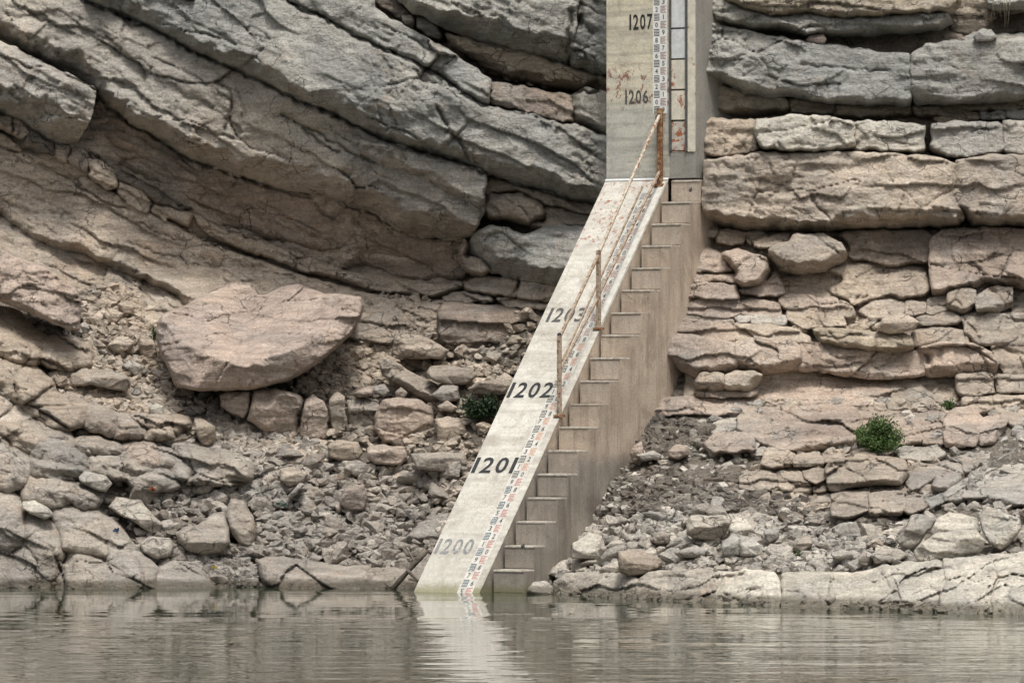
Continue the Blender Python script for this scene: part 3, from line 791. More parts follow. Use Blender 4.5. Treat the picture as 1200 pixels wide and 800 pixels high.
R([(1094,147),(1120,143),(1174,147),(1176,180),(1140,186),(1110,184),(1092,175)], 's', fwd=0.62, under=5)
R([(1177,143),(1260,139),(1260,178),(1178,181)], 's', fwd=0.6, under=5)
R([(826,189),(891,181),(969,180),(1036,180),(1104,187),(1119,193),(1117,230),(1130,254),(1124,264),(1070,264),(970,269),(868,268),(826,259)], 't', fwd=0.75, under=14, top=3, T=0.8, side=9, size=1.1)
R([(1122,190),(1151,183),(1260,182),(1260,262),(1190,263),(1140,264),(1126,245),(1120,225)], 't', fwd=0.78, under=13, side=9, T=0.8)
R([(822,266),(825,262),(840,268),(840,280),(822,280)], 't', fwd=.2, under=3, side=3); R([(842,271),(860,271),(874,274),(868,287),(842,286)], 't', fwd=.2, under=3)
R([(876,273),(890,271),(900,278),(925,276),(926,284),(900,291),(878,287)], 't', fwd=.16, under=3)
R([(902,292),(925,284),(930,275),(965,276),(985,285),(992,297),(988,308),(965,315),(940,320),(915,316),(905,305)], 't', fwd=.62, under=16, top=3, side=8, T=.6)
R([(985,274),(1020,271),(1080,271),(1092,276),(1100,284),(1102,300),(1090,308),(1060,312),(1035,312),(1015,306),(995,305),(993,290)], 'b', fwd=0.18, under=6)
R([(1090,282),(1105,270),(1130,269),(1160,268),(1200,270),(1260,270),(1260,335),(1200,338),(1185,335),(1160,332),(1130,338),(1105,345),(1093,345),(1090,320)], 'p', fwd=.34, under=9, top=8)
R([(847,298),(865,294),(880,297),(898,303),(902,318),(895,330),(878,336),(864,334),(862,318),(850,308)], 'p', fwd=.42, under=9, top=3, side=6)
R([(806,290),(835,292),(846,298),(852,312),(860,320),(840,320),(806,318)], 'p', fwd=.2, under=4)
R([(806,322),(840,321),(858,322),(863,333),(840,332),(806,330)], 'p', fwd=.18, under=3)
R([(866,340),(880,338),(900,328),(908,318),(915,330),(920,346),(900,348),(880,346),(868,345)], 'p', fwd=.16, under=4)
R([(800,334),(825,331),(862,335),(864,352),(840,352),(800,350)], 'p', fwd=.24, under=4)
R([(914,322),(940,322),(975,318),(985,330),(968,345),(935,346),(918,343)], 'b', fwd=-.16, under=4)
R([(965,318),(990,310),(1020,308),(1045,313),(1080,314),(1088,330),(1090,346),(1060,352),(1040,348),(1020,352),(1000,360),(988,352),(970,344),(985,328)], 't', fwd=.06, under=6, size=1.2)
for p, c, f in [([(806,353),(865,353),(866,368),(850,372),(800,366)],'p',.26), ([(867,356),(880,353),(895,353),(912,357),(914,372),(895,372),(867,367)],'p',.22), ([(915,347),(934,347),(936,358),(922,361),(915,356)],'p',.2),
    ([(935,347),(954,348),(956,363),(938,362)],'p',.24), ([(956,350),(980,351),(981,367),(957,365)],'p',.22), ([(982,354),(998,360),(1000,371),(984,372)],'t',.16), ([(924,362),(955,365),(985,370),(990,382),(940,384),(924,373)],'t',.25),
    ([(1008,365),(1025,354),(1045,354),(1060,357),(1058,370),(1035,373),(1020,373)],'t',.12), ([(1062,355),(1085,356),(1086,366),(1062,369)],'t',.18), ([(1088,352),(1110,347),(1112,362),(1095,369),(1087,366)],'t',.26),
    ([(1113,345),(1125,341),(1141,342),(1140,360),(1130,367),(1113,362)],'t',.42), ([(1146,350),(1155,342),(1170,338),(1185,339),(1185,358),(1165,364),(1147,365)],'t',.48), ([(1187,350),(1210,342),(1260,344),(1260,366),(1188,364)],'t',.2),
    ([(1075,374),(1100,366),(1120,367),(1125,377),(1100,381),(1080,381)],'t',.24), ([(1127,371),(1150,365),(1155,375),(1130,381)],'t',.22),
    ([(800,367),(815,368),(858,375),(860,382),(845,380),(802,375)],'t',.18), ([(775,377),(800,374),(858,382),(859,401),(840,401),(780,391)],'p',.30), ([(774,395),(800,393),(860,403),(863,434),(840,437),(815,439),(800,432),(780,420)],'p',.38),
    ([(861,381),(900,381),(930,387),(948,396),(950,404),(925,401),(862,398)],'t',.30), ([(863,402),(885,398),(925,400),(936,406),(937,430),(915,434),(895,436),(865,429)],'p',.42), ([(938,403),(959,403),(960,431),(938,433)],'p',.36),
    ([(961,401),(985,406),(1020,411),(1060,414),(1075,411),(1085,419),(1085,437),(1060,441),(1020,441),(985,437),(962,433)],'p',.36), ([(1070,413),(1100,403),(1140,404),(1160,414),(1168,425),(1165,436),(1120,437),(1087,439),(1086,418)],'p',.42),
    ([(1162,404),(1200,401),(1260,401),(1260,437),(1180,437),(1170,425)],'t',.36), ([(955,387),(985,387),(1020,391),(1060,393),(1067,396),(1068,410),(1050,413),(1020,410),(990,407),(962,400)],'o',.46), ([(1070,391),(1095,385),(1130,389),(1135,401),(1100,403),(1072,406)],'t',.26),
    ([(1132,378),(1160,369),(1260,371),(1260,400),(1160,403),(1145,401),(1133,391)],'t',.36), ([(862,371),(877,370),(880,377),(866,379)],'s',.25), ([(880,370),(902,371),(904,380),(882,380)],'s',.27), ([(905,372),(922,373),(918,381),(906,380)],'s',.25)]:
    big = (max(q[1] for q in p) - min(q[1] for q in p))
    R(p, c, fwd=f * (.85 if f > .36 else .5), under=max(2.5, big * (.30 if f > .36 else .12)), top=2, side=1.6, name='rock_block', step=1.6, amp=1.8, k=.85, T=.34 if f > .36 else .10, Ts=.05, grow=3.2, cont=4)
R([(772,440),(815,440),(816,468),(780,470),(772,462)], 'd', fwd=-.2, under=4)
R([(816,447),(825,437),(848,439),(849,457),(835,461),(818,457)], 't', fwd=.45, under=9, top=3, name='rock_block')
R([(850,441),(865,436),(892,438),(888,449),(880,457),(851,458)], 't', fwd=.47, under=10, top=3, name='rock_block')
R([(815,459),(850,459),(888,457),(886,463),(850,467),(818,465)], 'b', fwd=.22, under=3, name='rock_block')
R([(885,462),(915,440),(960,438),(1010,442),(1040,445),(1045,462),(1010,478),(960,480),(900,480),(868,476)], 'p', fwd=0.02, under=5, top=12, tilt=.7)
R([(1041,445),(1070,446),(1120,450),(1125,472),(1080,478),(1045,478)], 't', fwd=0.02, under=4, top=4, tilt=.6)
R([(1122,440),(1162,438),(1164,462),(1135,465),(1124,462)], 't', fwd=.28, under=4, name='rock_block'); R([(1166,440),(1260,438),(1260,463),(1170,463)], 't', fwd=.28, under=4, name='rock_block')
S([(764,470),(815,465),(885,469),(880,484),(820,486),(762,488)], 'p', fwd=.16, under=4, top=4, tilt=.6)
S([(1128,467),(1160,465),(1162,481),(1150,485),(1130,482)], 't', fwd=.36, under=4); S([(1164,465),(1185,465),(1260,463),(1260,500),(1185,500),(1165,485)], 't', fwd=.34, under=5)
S([(760,486),(800,483),(870,484),(862,500),(838,508),(800,496),(762,496)], 's', fwd=.05, under=3, top=4, tilt=1.0, T=.2)
S([(866,490),(880,479),(930,477),(980,477),(1004,480),(1010,500),(1002,519),(960,526),(920,529),(888,521),(867,508)], 'p', fwd=.34, under=6, top=4, size=1.1, tilt=.2)
S([(1000,476),(1040,473),(1088,478),(1090,494),(1080,520),(1050,523),(1010,521),(1004,500)], 'p', fwd=.22, under=5, top=3, tilt=.35)
S([(824,522),(838,510),(862,506),(882,513),(884,528),(860,530),(832,530)], 'p', fwd=.42, under=5, top=7)
for p, c, f in [([(1090,483),(1105,481),(1108,487),(1100,493),(1090,491)],'p',.3), ([(1108,490),(1120,479),(1140,479),(1150,490),(1142,521),(1110,522),(1107,500)],'p',.46), ([(1152,490),(1165,487),(1180,489),(1175,505),(1165,516),(1147,521),(1145,510)],'p',.40),
    ([(1080,501),(1100,496),(1105,499),(1103,522),(1082,521)],'p',.34), ([(893,546),(898,527),(920,527),(930,533),(925,546),(905,549)],'t',.45), ([(929,536),(955,531),(965,537),(962,546),(932,547)],'t',.38), ([(966,531),(985,527),(988,540),(968,543)],'t',.36),
    ([(1000,529),(1020,528),(1028,537),(1004,539)],'t',.42), ([(1048,530),(1060,525),(1100,526),(1108,533),(1090,539),(1055,539)],'s',.42), ([(990,541),(1004,532),(1000,545),(985,546)],'t',.3),
    ([(868,560),(880,554),(900,553),(910,560),(911,574),(890,576),(868,574)],'t',.48), ([(913,556),(935,552),(945,560),(951,576),(930,578),(914,574)],'t',.44), ([(941,553),(955,550),(967,551),(967,562),(955,567),(946,562)],'t',.38),
    ([(953,569),(966,563),(968,577),(955,578)],'b',.28), ([(969,550),(974,540),(1000,537),(1040,536),(1060,540),(1063,556),(1055,566),(1020,566),(990,570),(974,574),(970,560)],'t',.66),
    ([(976,580),(985,576),(1018,576),(1016,583),(1000,588),(978,587)],'t',.40), ([(945,586),(960,579),(974,581),(975,593),(958,598),(946,595)],'t',.32), ([(976,591),(990,586),(1000,585),(1016,584),(1018,601),(996,607),(975,605)],'t',.42),
    ([(1019,581),(1035,576),(1056,577),(1060,590),(1055,602),(1020,603)],'t',.52), ([(1062,583),(1080,581),(1083,597),(1065,603),(1058,600)],'t',.40), ([(1084,587),(1105,579),(1110,587),(1090,597)],'g',.30),
    ([(1058,562),(1078,547),(1092,545),(1096,560),(1078,572),(1066,576)],'k',.30), ([(1094,545),(1110,542),(1125,546),(1128,560),(1110,575),(1092,572),(1098,560)],'k',.34)]:
    big = (max(q[1] for q in p) - min(q[1] for q in p))
    S(p, c, fwd=f, under=max(3, big * .18), top=max(2, big * .10), side=1.6, step=1.6, amp=1.8, k=1.05, T=.3, Ts=.08, grow=2.6)
S([(1130,560),(1160,537),(1200,526),(1260,520),(1260,600),(1200,592),(1180,588),(1150,582),(1112,588),(1108,580)], 's', fwd=.25, under=6, top=14, tilt=.9, bed=-28, size=1.3, mat=M_ROCK_L)
S([(1110,530),(1150,524),(1185,504),(1260,502),(1260,522),(1200,526),(1160,536),(1130,556),(1128,545)], 'k', fwd=.15, under=6, top=10, tilt=.9, bed=-25)
S([(760,548),(800,540),(866,546),(868,566),(820,572),(770,570)], 'd', fwd=.20, under=6, top=4, tilt=.8, size=1.3)
S([(1196,600),(1260,596),(1260,650),(1205,648),(1190,630)], 'k', fwd=.3, under=6, top=4, tilt=.7)
# shore slabs on the right, at the waterline
for p, c, f in [([(652,682),(665,673),(700,672),(740,675),(746,680),(746,716),(700,714),(650,712)],'s',.15), ([(748,682),(760,673),(780,670),(835,669),(838,680),(838,720),(800,718),(748,716)],'s',.25),
    ([(840,671),(870,669),(905,671),(912,680),(915,722),(890,722),(840,720)],'w',.22), ([(917,673),(960,671),(1000,673),(1040,663),(1062,668),(1060,730),(1000,726),(918,722)],'w',.2),
    ([(1042,667),(1075,658),(1102,657),(1108,680),(1100,700),(1106,734),(1058,730),(1056,690)],'w',.3), ([(1106,656),(1130,655),(1158,652),(1166,676),(1158,700),(1166,738),(1108,734),(1104,700),(1111,680)],'w',.34),
    ([(1162,651),(1200,649),(1280,640),(1280,745),(1200,742),(1169,738),(1162,700),(1170,676)],'w',.26)]:
    S(p, c, fwd=f + .12, under=2, top=4, side=2, T=.30, tilt=-1.4 if p[0][0] < 1000 else -.9, size=1.0, name='shore_slab', bed=-14, k=1.15, Ts=.10, amp=3.0)

# bedrock hummocks and ledges, lower left
for p, c, f, tl in [([(-50,360),(0,364),(20,368),(33,385),(50,395),(52,415),(40,425),(20,423),(0,415),(-50,410)],'t',.35,.35), ([(50,398),(75,400),(100,408),(105,425),(85,430),(60,428),(48,420)],'t',.2,.4),
    ([(-50,404),(0,417),(17,425),(45,437),(57,447),(62,462),(80,467),(101,474),(99,494),(80,500),(60,497),(37,484),(15,467),(0,456),(-50,440)],'t',.42,.45), ([(102,475),(137,488),(135,509),(100,498)],'t',.42,.2), ([(139,488),(170,489),(172,512),(137,510)],'t',.42,.2),
    ([(172,490),(202,490),(204,511),(173,513)],'t',.40,.2), ([(204,489),(218,491),(221,500),(208,507),(204,505)],'t',.36,.2), ([(-50,440),(0,457),(15,468),(37,485),(62,501),(80,512),(88,526),(60,530),(30,525),(0,520),(-50,515)],'t',.55,.5),
    ([(-50,502),(10,507),(28,525),(33,545),(30,565),(10,572),(-50,572)],'k',.55,.4), ([(35,511),(60,501),(75,508),(88,526),(100,531),(104,545),(60,548),(38,535)],'k',.52,.4), ([(36,536),(70,534),(103,546),(103,556),(70,560),(40,558)],'k',.45,.3),
    ([(88,517),(110,514),(140,524),(142,531),(105,531),(95,528)],'t',.36,.4), ([(105,533),(140,530),(160,534),(180,550),(165,560),(140,558),(105,554)],'k',.45,.4), ([(145,524),(160,519),(178,521),(184,530),(185,546),(170,549),(150,540)],'p',.40,.3),
    ([(150,556),(172,550),(195,548),(207,558),(208,568),(190,572),(165,572),(155,566)],'k',.45,.4), ([(187,526),(200,528),(215,538),(224,550),(222,564),(208,560),(200,548),(187,545)],'k',.32,.4), ([(203,522),(220,521),(240,528),(256,532),(257,565),(240,566),(226,562),(216,540)],'k',.30,.3),
    ([(258,531),(275,529),(290,538),(294,550),(290,562),(260,563)],'k',.28,.3), ([(32,562),(45,553),(70,556),(88,568),(86,586),(60,592),(35,590),(28,577)],'k',.45,.5), ([(88,568),(105,571),(117,582),(112,592),(95,594),(85,586)],'k',.3,.5),
    ([(-50,570),(0,569),(20,585),(27,602),(25,637),(10,642),(-50,642)],'k',.5,.45), ([(26,607),(40,601),(55,612),(69,618),(72,650),(64,668),(52,692),(10,700),(14,662),(24,640)],'k',.35,.35), ([(60,595),(85,591),(110,596),(122,620),(126,650),(100,648),(75,642),(69,620)],'k',.3,.5),
    ([(74,668),(88,641),(105,641),(125,656),(150,661),(165,663),(180,672),(182,700),(110,702),(68,700)],'k',.4,.5), ([(112,600),(135,614),(150,637),(167,652),(182,670),(176,688),(150,686),(128,660),(120,630)],'k',.22,.6), ([(-50,638),(5,642),(20,657),(14,700),(-50,700)],'k',.45,.3),
    ([(184,674),(200,661),(225,666),(240,676),(252,700),(215,700),(180,700)],'k',.3,.5), ([(306,659),(330,657),(360,661),(400,668),(430,667),(424,700),(380,702),(340,700),(314,680)],'k',.35,.5), ([(432,670),(455,669),(480,669),(500,652),(510,664),(500,700),(440,702),(424,698)],'k',.35,.4)]:
    big = (max(q[1] for q in p) - min(q[1] for q in p))
    S(p, c, fwd=f * .22 + .12, under=max(3, big * .10), top=max(3, big * .12), side=2.5, step=1.7, amp=2.4, tilt=tl * .5, T=.10, Ts=.04, size=1.5, k=1.0, bulge=.42, grow=6, cont=1, bed=18)
# ------------------------------------------------------------------ loose boulders, each a thing
B = boulder
B([(182,396),(184,376),(194,366),(212,360),(232,350),(252,339),(270,331),(292,330),(301,338),(304,345),(314,343),(326,336),(348,331),(364,338),(380,344),(400,344),(422,347),(427,358),(422,374),(415,390),(400,404),(384,417),(364,432),(340,446),(318,451),(300,456),(280,457),(260,458),(232,458),(206,454),(198,434),(188,416)],
  'q', 'giant_boulder', 'giant flat-topped pinkish boulder perched above smaller rocks left of the ramp', 'boulder',
  crease=[(180,392),(200,410),(220,421),(240,419),(260,421),(288,431),(306,422),(324,416),(340,411),(356,404),(376,396),(394,384),(406,370),(416,350)], tslope=3.0, uslope=.42, rx=.12, T=.5, deep=.5, step=1.7, k=.75, rad=4, seed=5, base=69.6)
B([(-70,285),(0,292),(10,297),(54,314),(91,338),(96,356),(93,388),(80,386),(64,380),(34,367),(0,353),(-70,335)], 'q', label='big tan block jutting from the left edge of the photo above a dark gap', crease=[(-70,330),(0,345),(35,360),(66,374),(96,384)], tslope=.55, uslope=2.0, rx=-.25, T=.5, seed=8, step=1.7, fwd=.85, k=.8)
B([(127,594),(136,581),(165,586),(180,602),(191,615),(188,626),(175,624),(160,612),(146,606)], 's', label='pale grey flat slab tilted towards the water on the left shore', tc=.62, tslope=1.3, seed=12, fwd=.25)
B([(188,611),(200,608),(207,618),(204,628),(192,628),(188,622)], 'k', label='small squarish grey rock between the tilted slab and the rounded one', seed=14, fwd=.1)
B([(206,625),(215,618),(232,614),(250,601),(263,598),(268,615),(270,635),(260,648),(236,652),(220,646),(209,635)], 'k', label='rounded smooth grey boulder with a curved bottom near the left waterline', tc=.72, tslope=1.1, uslope=.9, seed=21, fwd=.35, k=.4, rad=5)
B([(267,590),(270,583),(287,586),(292,598),(297,605),(302,625),(294,642),(280,637),(272,625),(265,605)], 'k', label='upright grey slab leaning against the rounded boulder', tc=.7, tslope=.9, seed=23, fwd=.25, k=.4, rad=5)
B([(163,637),(175,628),(200,630),(205,640),(200,652),(185,656),(167,648)], 's', label='angular pale rock just below the tilted flat slab', seed=25, fwd=.3, tc=.5)
B([(246,583),(268,582),(267,592),(258,598),(246,591)], 'd', label='small dark wedge of rock behind the upright slab', seed=26, tc=.15)
B([(257,562),(272,562),(285,565),(286,573),(265,574),(257,569)], 's', label='thin pale stone lying at the foot of the grey ledge', seed=27, tc=.6)
B([(92,559),(100,551),(125,557),(132,567),(125,576),(110,573),(95,566)], 's', label='pale rounded rock sitting on the grey hummocks at left', seed=28, tc=.5, fwd=.55)
B([(26,587),(40,585),(60,597),(63,604),(52,608),(35,601),(26,594)], 'w', label='whitish wedge-shaped rock lodged in the far left outcrop', seed=29, tc=.6, fwd=.65)
B([(470,634),(490,614),(515,602),(530,600),(520,625),(510,642),(475,642)], 'k', label='triangular buried rock beside the lower left edge of the ramp', seed=30, tc=.7, tslope=1.2)
B([(398,592),(399,580),(404,571),(426,566),(431,584),(426,598),(410,598)], 'p', label='upright pinkish block standing in the middle of the grey scree', seed=31, tc=.25, fwd=.3, step=1.1)
B([(340,585),(350,579),(360,576),(378,577),(375,590),(358,593)], 'k', label='flat oval grey rock left of the upright pinkish block', seed=32, tc=.6, step=1.1)
B([(353,628),(368,613),(380,621),(372,631),(360,633)], 's', label='sharp pale wedge rock in the lower scree', seed=33, tc=.6, step=1.1)
B([(392,645),(405,634),(417,635),(416,645),(400,648)], 'p', label='reddish-topped flat rock in the lower scree', seed=34, tc=.6, step=1.1)
B([(400,665),(410,660),(424,661),(418,669),(404,670)], 'k', label='flat grey rock resting above the low ledge near the driftwood', seed=35, tc=.5, step=1.1)
B([(302,641),(315,636),(325,648),(318,656),(305,652)], 'k', label='rough grey rock at the left end of the long low ledge', seed=36, tc=.5, step=1.1)
B([(443,593),(455,587),(466,595),(462,602),(448,602)], 's', label='pale rounded rock right of the upright pinkish block', seed=37, tc=.5, step=1.1)
B([(476,598),(485,591),(496,595),(492,605),(480,606)], 's', label='pale rounded rock nearest the ramp in the middle scree', seed=38, tc=.5, step=1.1)
B([(257,463),(270,458),(293,458),(292,480),(285,490),(268,484),(258,475)], 'p', label='tan block tucked under the left half of the giant boulder', seed=41, tc=.2, base=69.9)
B([(296,458),(320,454),(350,462),(356,469),(350,485),(349,510),(335,513),(310,505),(289,492),(294,475)], 'p', label='large angular tan rock with a bright top corner under the giant boulder', tc=.45, tslope=1.0, uslope=.5, seed=42, base=69.75, rad=4, crease=[(290,475),(312,480),(330,462),(356,468)])
B([(358,469),(366,461),(380,470),(384,480),(383,520),(365,518),(350,510),(353,490)], 'p', label='tall narrow tan block right of the angular rock', seed=43, tc=.2, base=69.8)
B([(385,467),(395,458),(405,465),(405,485),(408,497),(400,510),(390,512),(386,490)], 't', label='slim upright pinkish stone between two tan blocks', seed=44, tc=.2, base=69.95)
B([(406,469),(425,464),(442,470),(450,480),(446,510),(435,520),(415,512),(408,495)], 'k', label='grey lichen-speckled block left of the large reddish block', seed=45, tc=.25, base=69.95, k=1.1)
B([(438,490),(448,468),(465,465),(495,468),(508,480),(508,500),(500,526),(470,524),(450,518),(438,502)], 'p', label='large squarish reddish block in the rock row left of the ramp', seed=46, tc=.18, tslope=1.2, base=69.55, rad=4, rx=.1)
B([(510,491),(525,487),(540,492),(549,505),(547,520),(535,526),(512,524)], 't', label='rounded tan rock at the right end of the row, below the dark shrub', seed=47, tc=.3, base=69.4)
B([(385,520),(395,515),(420,518),(425,530),(418,542),(400,541),(384,535)], 't', label='pitted tan block in the lower course left of the ochre one', seed=48, tc=.3, fwd=.3)
B([(430,523),(450,521),(475,524),(478,535),(470,545),(440,543),(430,538)], 'p', label='warm brown oblong block in the lower course of the rock row', seed=49, tc=.3, fwd=.3)
B([(480,531),(520,529),(545,531),(549,545),(520,553),(490,550)], 'k', label='grey broken block at the right end of the lower course', seed=50, tc=.3, fwd=.3)
B([(327,549),(345,546),(362,555),(354,566),(340,571),(328,563)], 't', label='lumpy tan rock above the grey scree', seed=51, tc=.4, fwd=.2)
B([(336,581),(352,565),(359,567),(342,584)], 's', label='thin rod-like pale stone leaning below the lumpy tan rock', seed=52, tc=.3, fwd=.35, step=1.1)
B([(228,490),(240,491),(252,500),(253,512),(246,523),(236,521),(229,505)], 't', label='tan stone with a hole standing right of the ledge blocks', seed=53, tc=.2, fwd=.3)
B([(512,362),(520,352),(560,356),(600,358),(650,362),(640,395),(620,424),(570,426),(540,425),(525,415),(515,400),(511,380)], 'b', label='very large reddish-brown block against the cliff beside the ramp', tc=.12, tslope=.8, uslope=.12, seed=54, base=71.0, k=1.15, rx=-.05, step=1.7, rad=4)
B([(460,400),(463,390),(495,392),(510,400),(526,410),(520,420),(495,421),(470,420),(458,414)], 't', label='pale wedge slab lying left of the very large brown block', tc=.58, tslope=1.4, seed=55, base=70.6)
B([(444,430),(450,419),(462,423),(490,440),(512,450),(518,462),(514,476),(500,471),(470,454),(448,440)], 't', label='long slab sloping down to the right, dark along its underside', tslope=1.3, uslope=1.6, seed=56, base=70.15, crease=[(444,432),(462,440),(490,456),(518,470)])
B([(499,437),(505,428),(530,427),(555,433),(559,440),(548,450),(525,452),(508,446)], 't', label='flat oval slab below the very large brown block', tc=.5, tslope=1.5, seed=57, base=70.1)
B([(548,455),(560,447),(580,445),(592,436),(603,445),(596,462),(570,463),(552,460)], 't', label='pinkish broken rock between the dark shrub and the ramp', tc=.45, seed=58, base=69.8)
B([(504,463),(520,450),(537,452),(540,468),(520,473)], 'k', label='grey rock at the lower end of the long sloping slab', seed=59, base=69.9)
B([(512,475),(525,469),(537,477),(530,483),(515,481)], 't', label='small rounded rock left of the dark shrub', seed=60, base=69.7, step=1.1)
B([(462,459),(470,453),(478,460),(475,467),(464,466)], 'p', label='small round reddish stone under the long sloping slab', seed=61, base=69.9, step=1.1)
B([(414,461),(425,454),(437,456),(436,464),(420,466)], 'p', label='small oval tan stone on top of the lichen-speckled block', seed=62, base=70.0, step=1.1)
B([(437,453),(450,450),(458,458),(450,465),(438,461)], 'k', label='small grey stone on top of the large squarish block', seed=63, base=70.0, step=1.1)
B([(80,440),(95,432),(125,432),(135,436),(150,440),(155,450),(148,459),(130,457),(105,451),(82,454)], 't', label='oblong tan rock with a rusty face in the upper left scree', seed=64, tc=.4, fwd=.25)
B([(126,405),(138,394),(150,394),(158,402),(150,410),(136,415)], 't', label='brown wedge rock halfway up the scree left of the giant boulder', seed=65, tc=.4, fwd=.2, step=1.1)
B([(143,428),(152,421),(168,428),(172,438),(158,441)], 's', label='pale stone low in the chute left of the giant boulder', seed=66, tc=.4, fwd=.2, step=1.1)
B([(174,476),(182,472),(192,476),(193,488),(175,488)], 'w', label='pale cube-like stone sitting on top of the ledge blocks', seed=67, tc=.4, fwd=.35, step=1.1)
B([(163,392),(178,394),(184,410),(184,424),(168,424),(162,408)], 'b', label='brown rock wedged against the left end of the giant boulder', seed=68, tc=.3, fwd=.1, step=1.1)
B([(138,356),(150,352),(158,360),(156,370),(143,368)], 't', label='brown stone near the top of the scree chute', seed=69, tc=.3, fwd=.1, step=1.1)
B([(94,380),(100,377),(106,384),(103,392),(95,390)], 's', label='small pale stone at the foot of the jutting tan block', seed=70, tc=.3, fwd=.15, step=1.1)
# fallen stones lodged high in the cliff
B([(470,18),(482,17),(487,26),(484,33),(473,30)], 's', label='small square pale stone wedged in the upper cliff crevice', seed=71, base=71.9, step=1.1)
B([(487,20),(495,18),(512,30),(520,42),(516,49),(500,42),(488,32)], 'g', label='oval grey stone wedged in the upper cliff crevice', seed=72, base=71.75, step=1.1)
B([(944,46),(950,40),(965,40),(970,46),(966,52),(948,51)], 'p', label='small pinkish stone on a ledge high right of the pillar', seed=73, base=69.75, step=1.1)
B([(1140,43),(1150,34),(1162,34),(1169,44),(1160,49),(1145,48)], 'g', label='grey rounded stone on the top right ledge under the dry roots', seed=74, base=69.5, step=1.1)
B([(1025,386),(1035,372),(1050,366),(1070,371),(1078,377),(1072,385),(1055,391),(1040,391)], 't', label='loose tan rock with a pointed top on the ledge right of the pillar', seed=75, base=68.05, tc=.45)
# right shore
B([(1049,632),(1060,618),(1068,603),(1080,601),(1097,608),(1092,620),(1085,625),(1078,636),(1068,646),(1055,642)], 's', label='dark-fronted angular boulder at the left of the right shore group', seed=81, tc=.4, tslope=1.0, fwd=.35)
B([(1088,622),(1100,605),(1112,599),(1130,602),(1145,607),(1149,622),(1130,626),(1105,628),(1092,628)], 'w', label='pale pointed boulder behind the biggest one on the right shore', seed=82, tc=.75, tslope=1.2, fwd=.25)
B([(1070,645),(1080,635),(1095,624),(1130,619),(1145,621),(1155,633),(1150,645),(1135,655),(1110,660),(1080,659),(1072,655)], 'w', label='biggest boulder on the right shore, bright sloping top and brown front', seed=83, tslope=1.2, uslope=.25, fwd=.25, rad=3, crease=[(1070,644),(1086,650),(1110,644),(1130,630),(1155,627)])
B([(1146,604),(1155,592),(1170,597),(1195,607),(1197,620),(1188,632),(1173,646),(1158,637),(1150,620)], 'w', label='grey faceted boulder at the right end of the right shore group', seed=84, tslope=.7, fwd=.25, crease=[(1146,625),(1165,632),(1180,630),(1197,616)])
B([(803,612),(810,603),(850,603),(857,612),(855,625),(838,634),(815,631),(804,626)], 's', label='rounded grey-brown boulder above the rubble right of the ramp', seed=85, tslope=.9, uslope=.7, fwd=.25, crease=[(803,616),(830,618),(857,610)])
B([(805,602),(815,590),(828,590),(833,602),(815,606)], 'k', label='small rounded rock behind the left shoulder of the grey-brown boulder', seed=86, fwd=.25)
B([(826,600),(835,590),(850,595),(854,607),(830,606)], 'k', label='small rock behind the right shoulder of the grey-brown boulder', seed=87, fwd=.25)
B([(853,620),(862,603),(872,605),(886,622),(884,631),(865,631)], 'w', label='pyramid-shaped pale rock right of the grey-brown boulder', seed=88, fwd=.25, tc=.6)
B([(844,641),(846,633),(860,628),(868,630),(867,651),(850,652)], 'w', label='white cracked rock, left of a pair in the rubble', seed=89, fwd=.25)
B([(867,636),(880,629),(892,638),(894,651),(875,653),(867,651)], 'w', label='white cracked rock, right of a pair in the rubble', seed=90, fwd=.25)
B([(894,621),(905,616),(914,618),(912,632),(900,637)], 's', label='pale blocky rock right of the white pair', seed=91, fwd=.25, step=1.1)
B([(929,641),(940,628),(950,627),(954,638),(940,647)], 't', label='tan rounded rock in the middle of the right shore rubble', seed=92, fwd=.25, step=1.1)
B([(724,656),(724,645),(745,642),(765,648),(778,658),(770,666),(755,673),(735,674),(725,669)], 't', label='brown-faced rock with a pale top near the foot of the stairs', seed=93, tslope=1.3, fwd=.25, crease=[(723,650),(745,660),(778,660)])
B([(710,641),(720,629),(734,637),(726,647)], 's', label='pale rounded rock between the white slab and the brown-faced rock', seed=94, fwd=.25, step=1.1)
B([(670,654),(671,636),(690,624),(706,628),(709,641),(702,656)], 'w', label='big whitish slab rock leaning at the foot of the stair wall', seed=95, fwd=.25, tc=.7, tslope=1.0)
B([(702,666),(715,658),(726,662),(723,673),(705,672)], 's', label='small white rock at the foot of the big whitish slab rock', seed=96, fwd=.25, step=1.1)
B([(762,633),(775,620),(786,625),(784,637),(770,639)], 'k', label='rough grey rock left of the grey-brown boulder', seed=97, fwd=.25, step=1.1)
B([(779,641),(795,628),(806,625),(807,638),(790,642)], 's', label='grey slanting rock against the left side of the grey-brown boulder', seed=98, fwd=.25, step=1.1)
B([(789,646),(815,638),(831,645),(823,653),(795,653)], 's', label='flat pale slab in the rubble under the grey-brown boulder', seed=99, fwd=.25, tc=.6)
B([(1020,651),(1030,643),(1055,643),(1065,650),(1050,659),(1025,661)], 's', label='flat pale slab left of the biggest boulder on the right shore', seed=101, fwd=.25, tc=.6)
B([(975,651),(985,642),(1000,648),(998,659),(980,658)], 's', label='tan stone in the rubble midway along the right shore', seed=102, fwd=.25, step=1.1)
B([(1005,653),(1012,643),(1022,648),(1024,663),(1008,663)], 'k', label='dark squarish stone beside the flat pale slab on the right shore', seed=103, fwd=.25, step=1.1)
B([(1014,638),(1025,630),(1036,634),(1034,643),(1018,644)], 't', label='tan smooth rock above the dark squarish stone', seed=104, fwd=.25, step=1.1)
B([(614,702),(617,689),(625,680),(640,680),(649,689),(645,704),(625,706)], 's', label='rounded pale rock at the waterline beside the lowest stair', seed=105, fwd=.25, tc=.5)
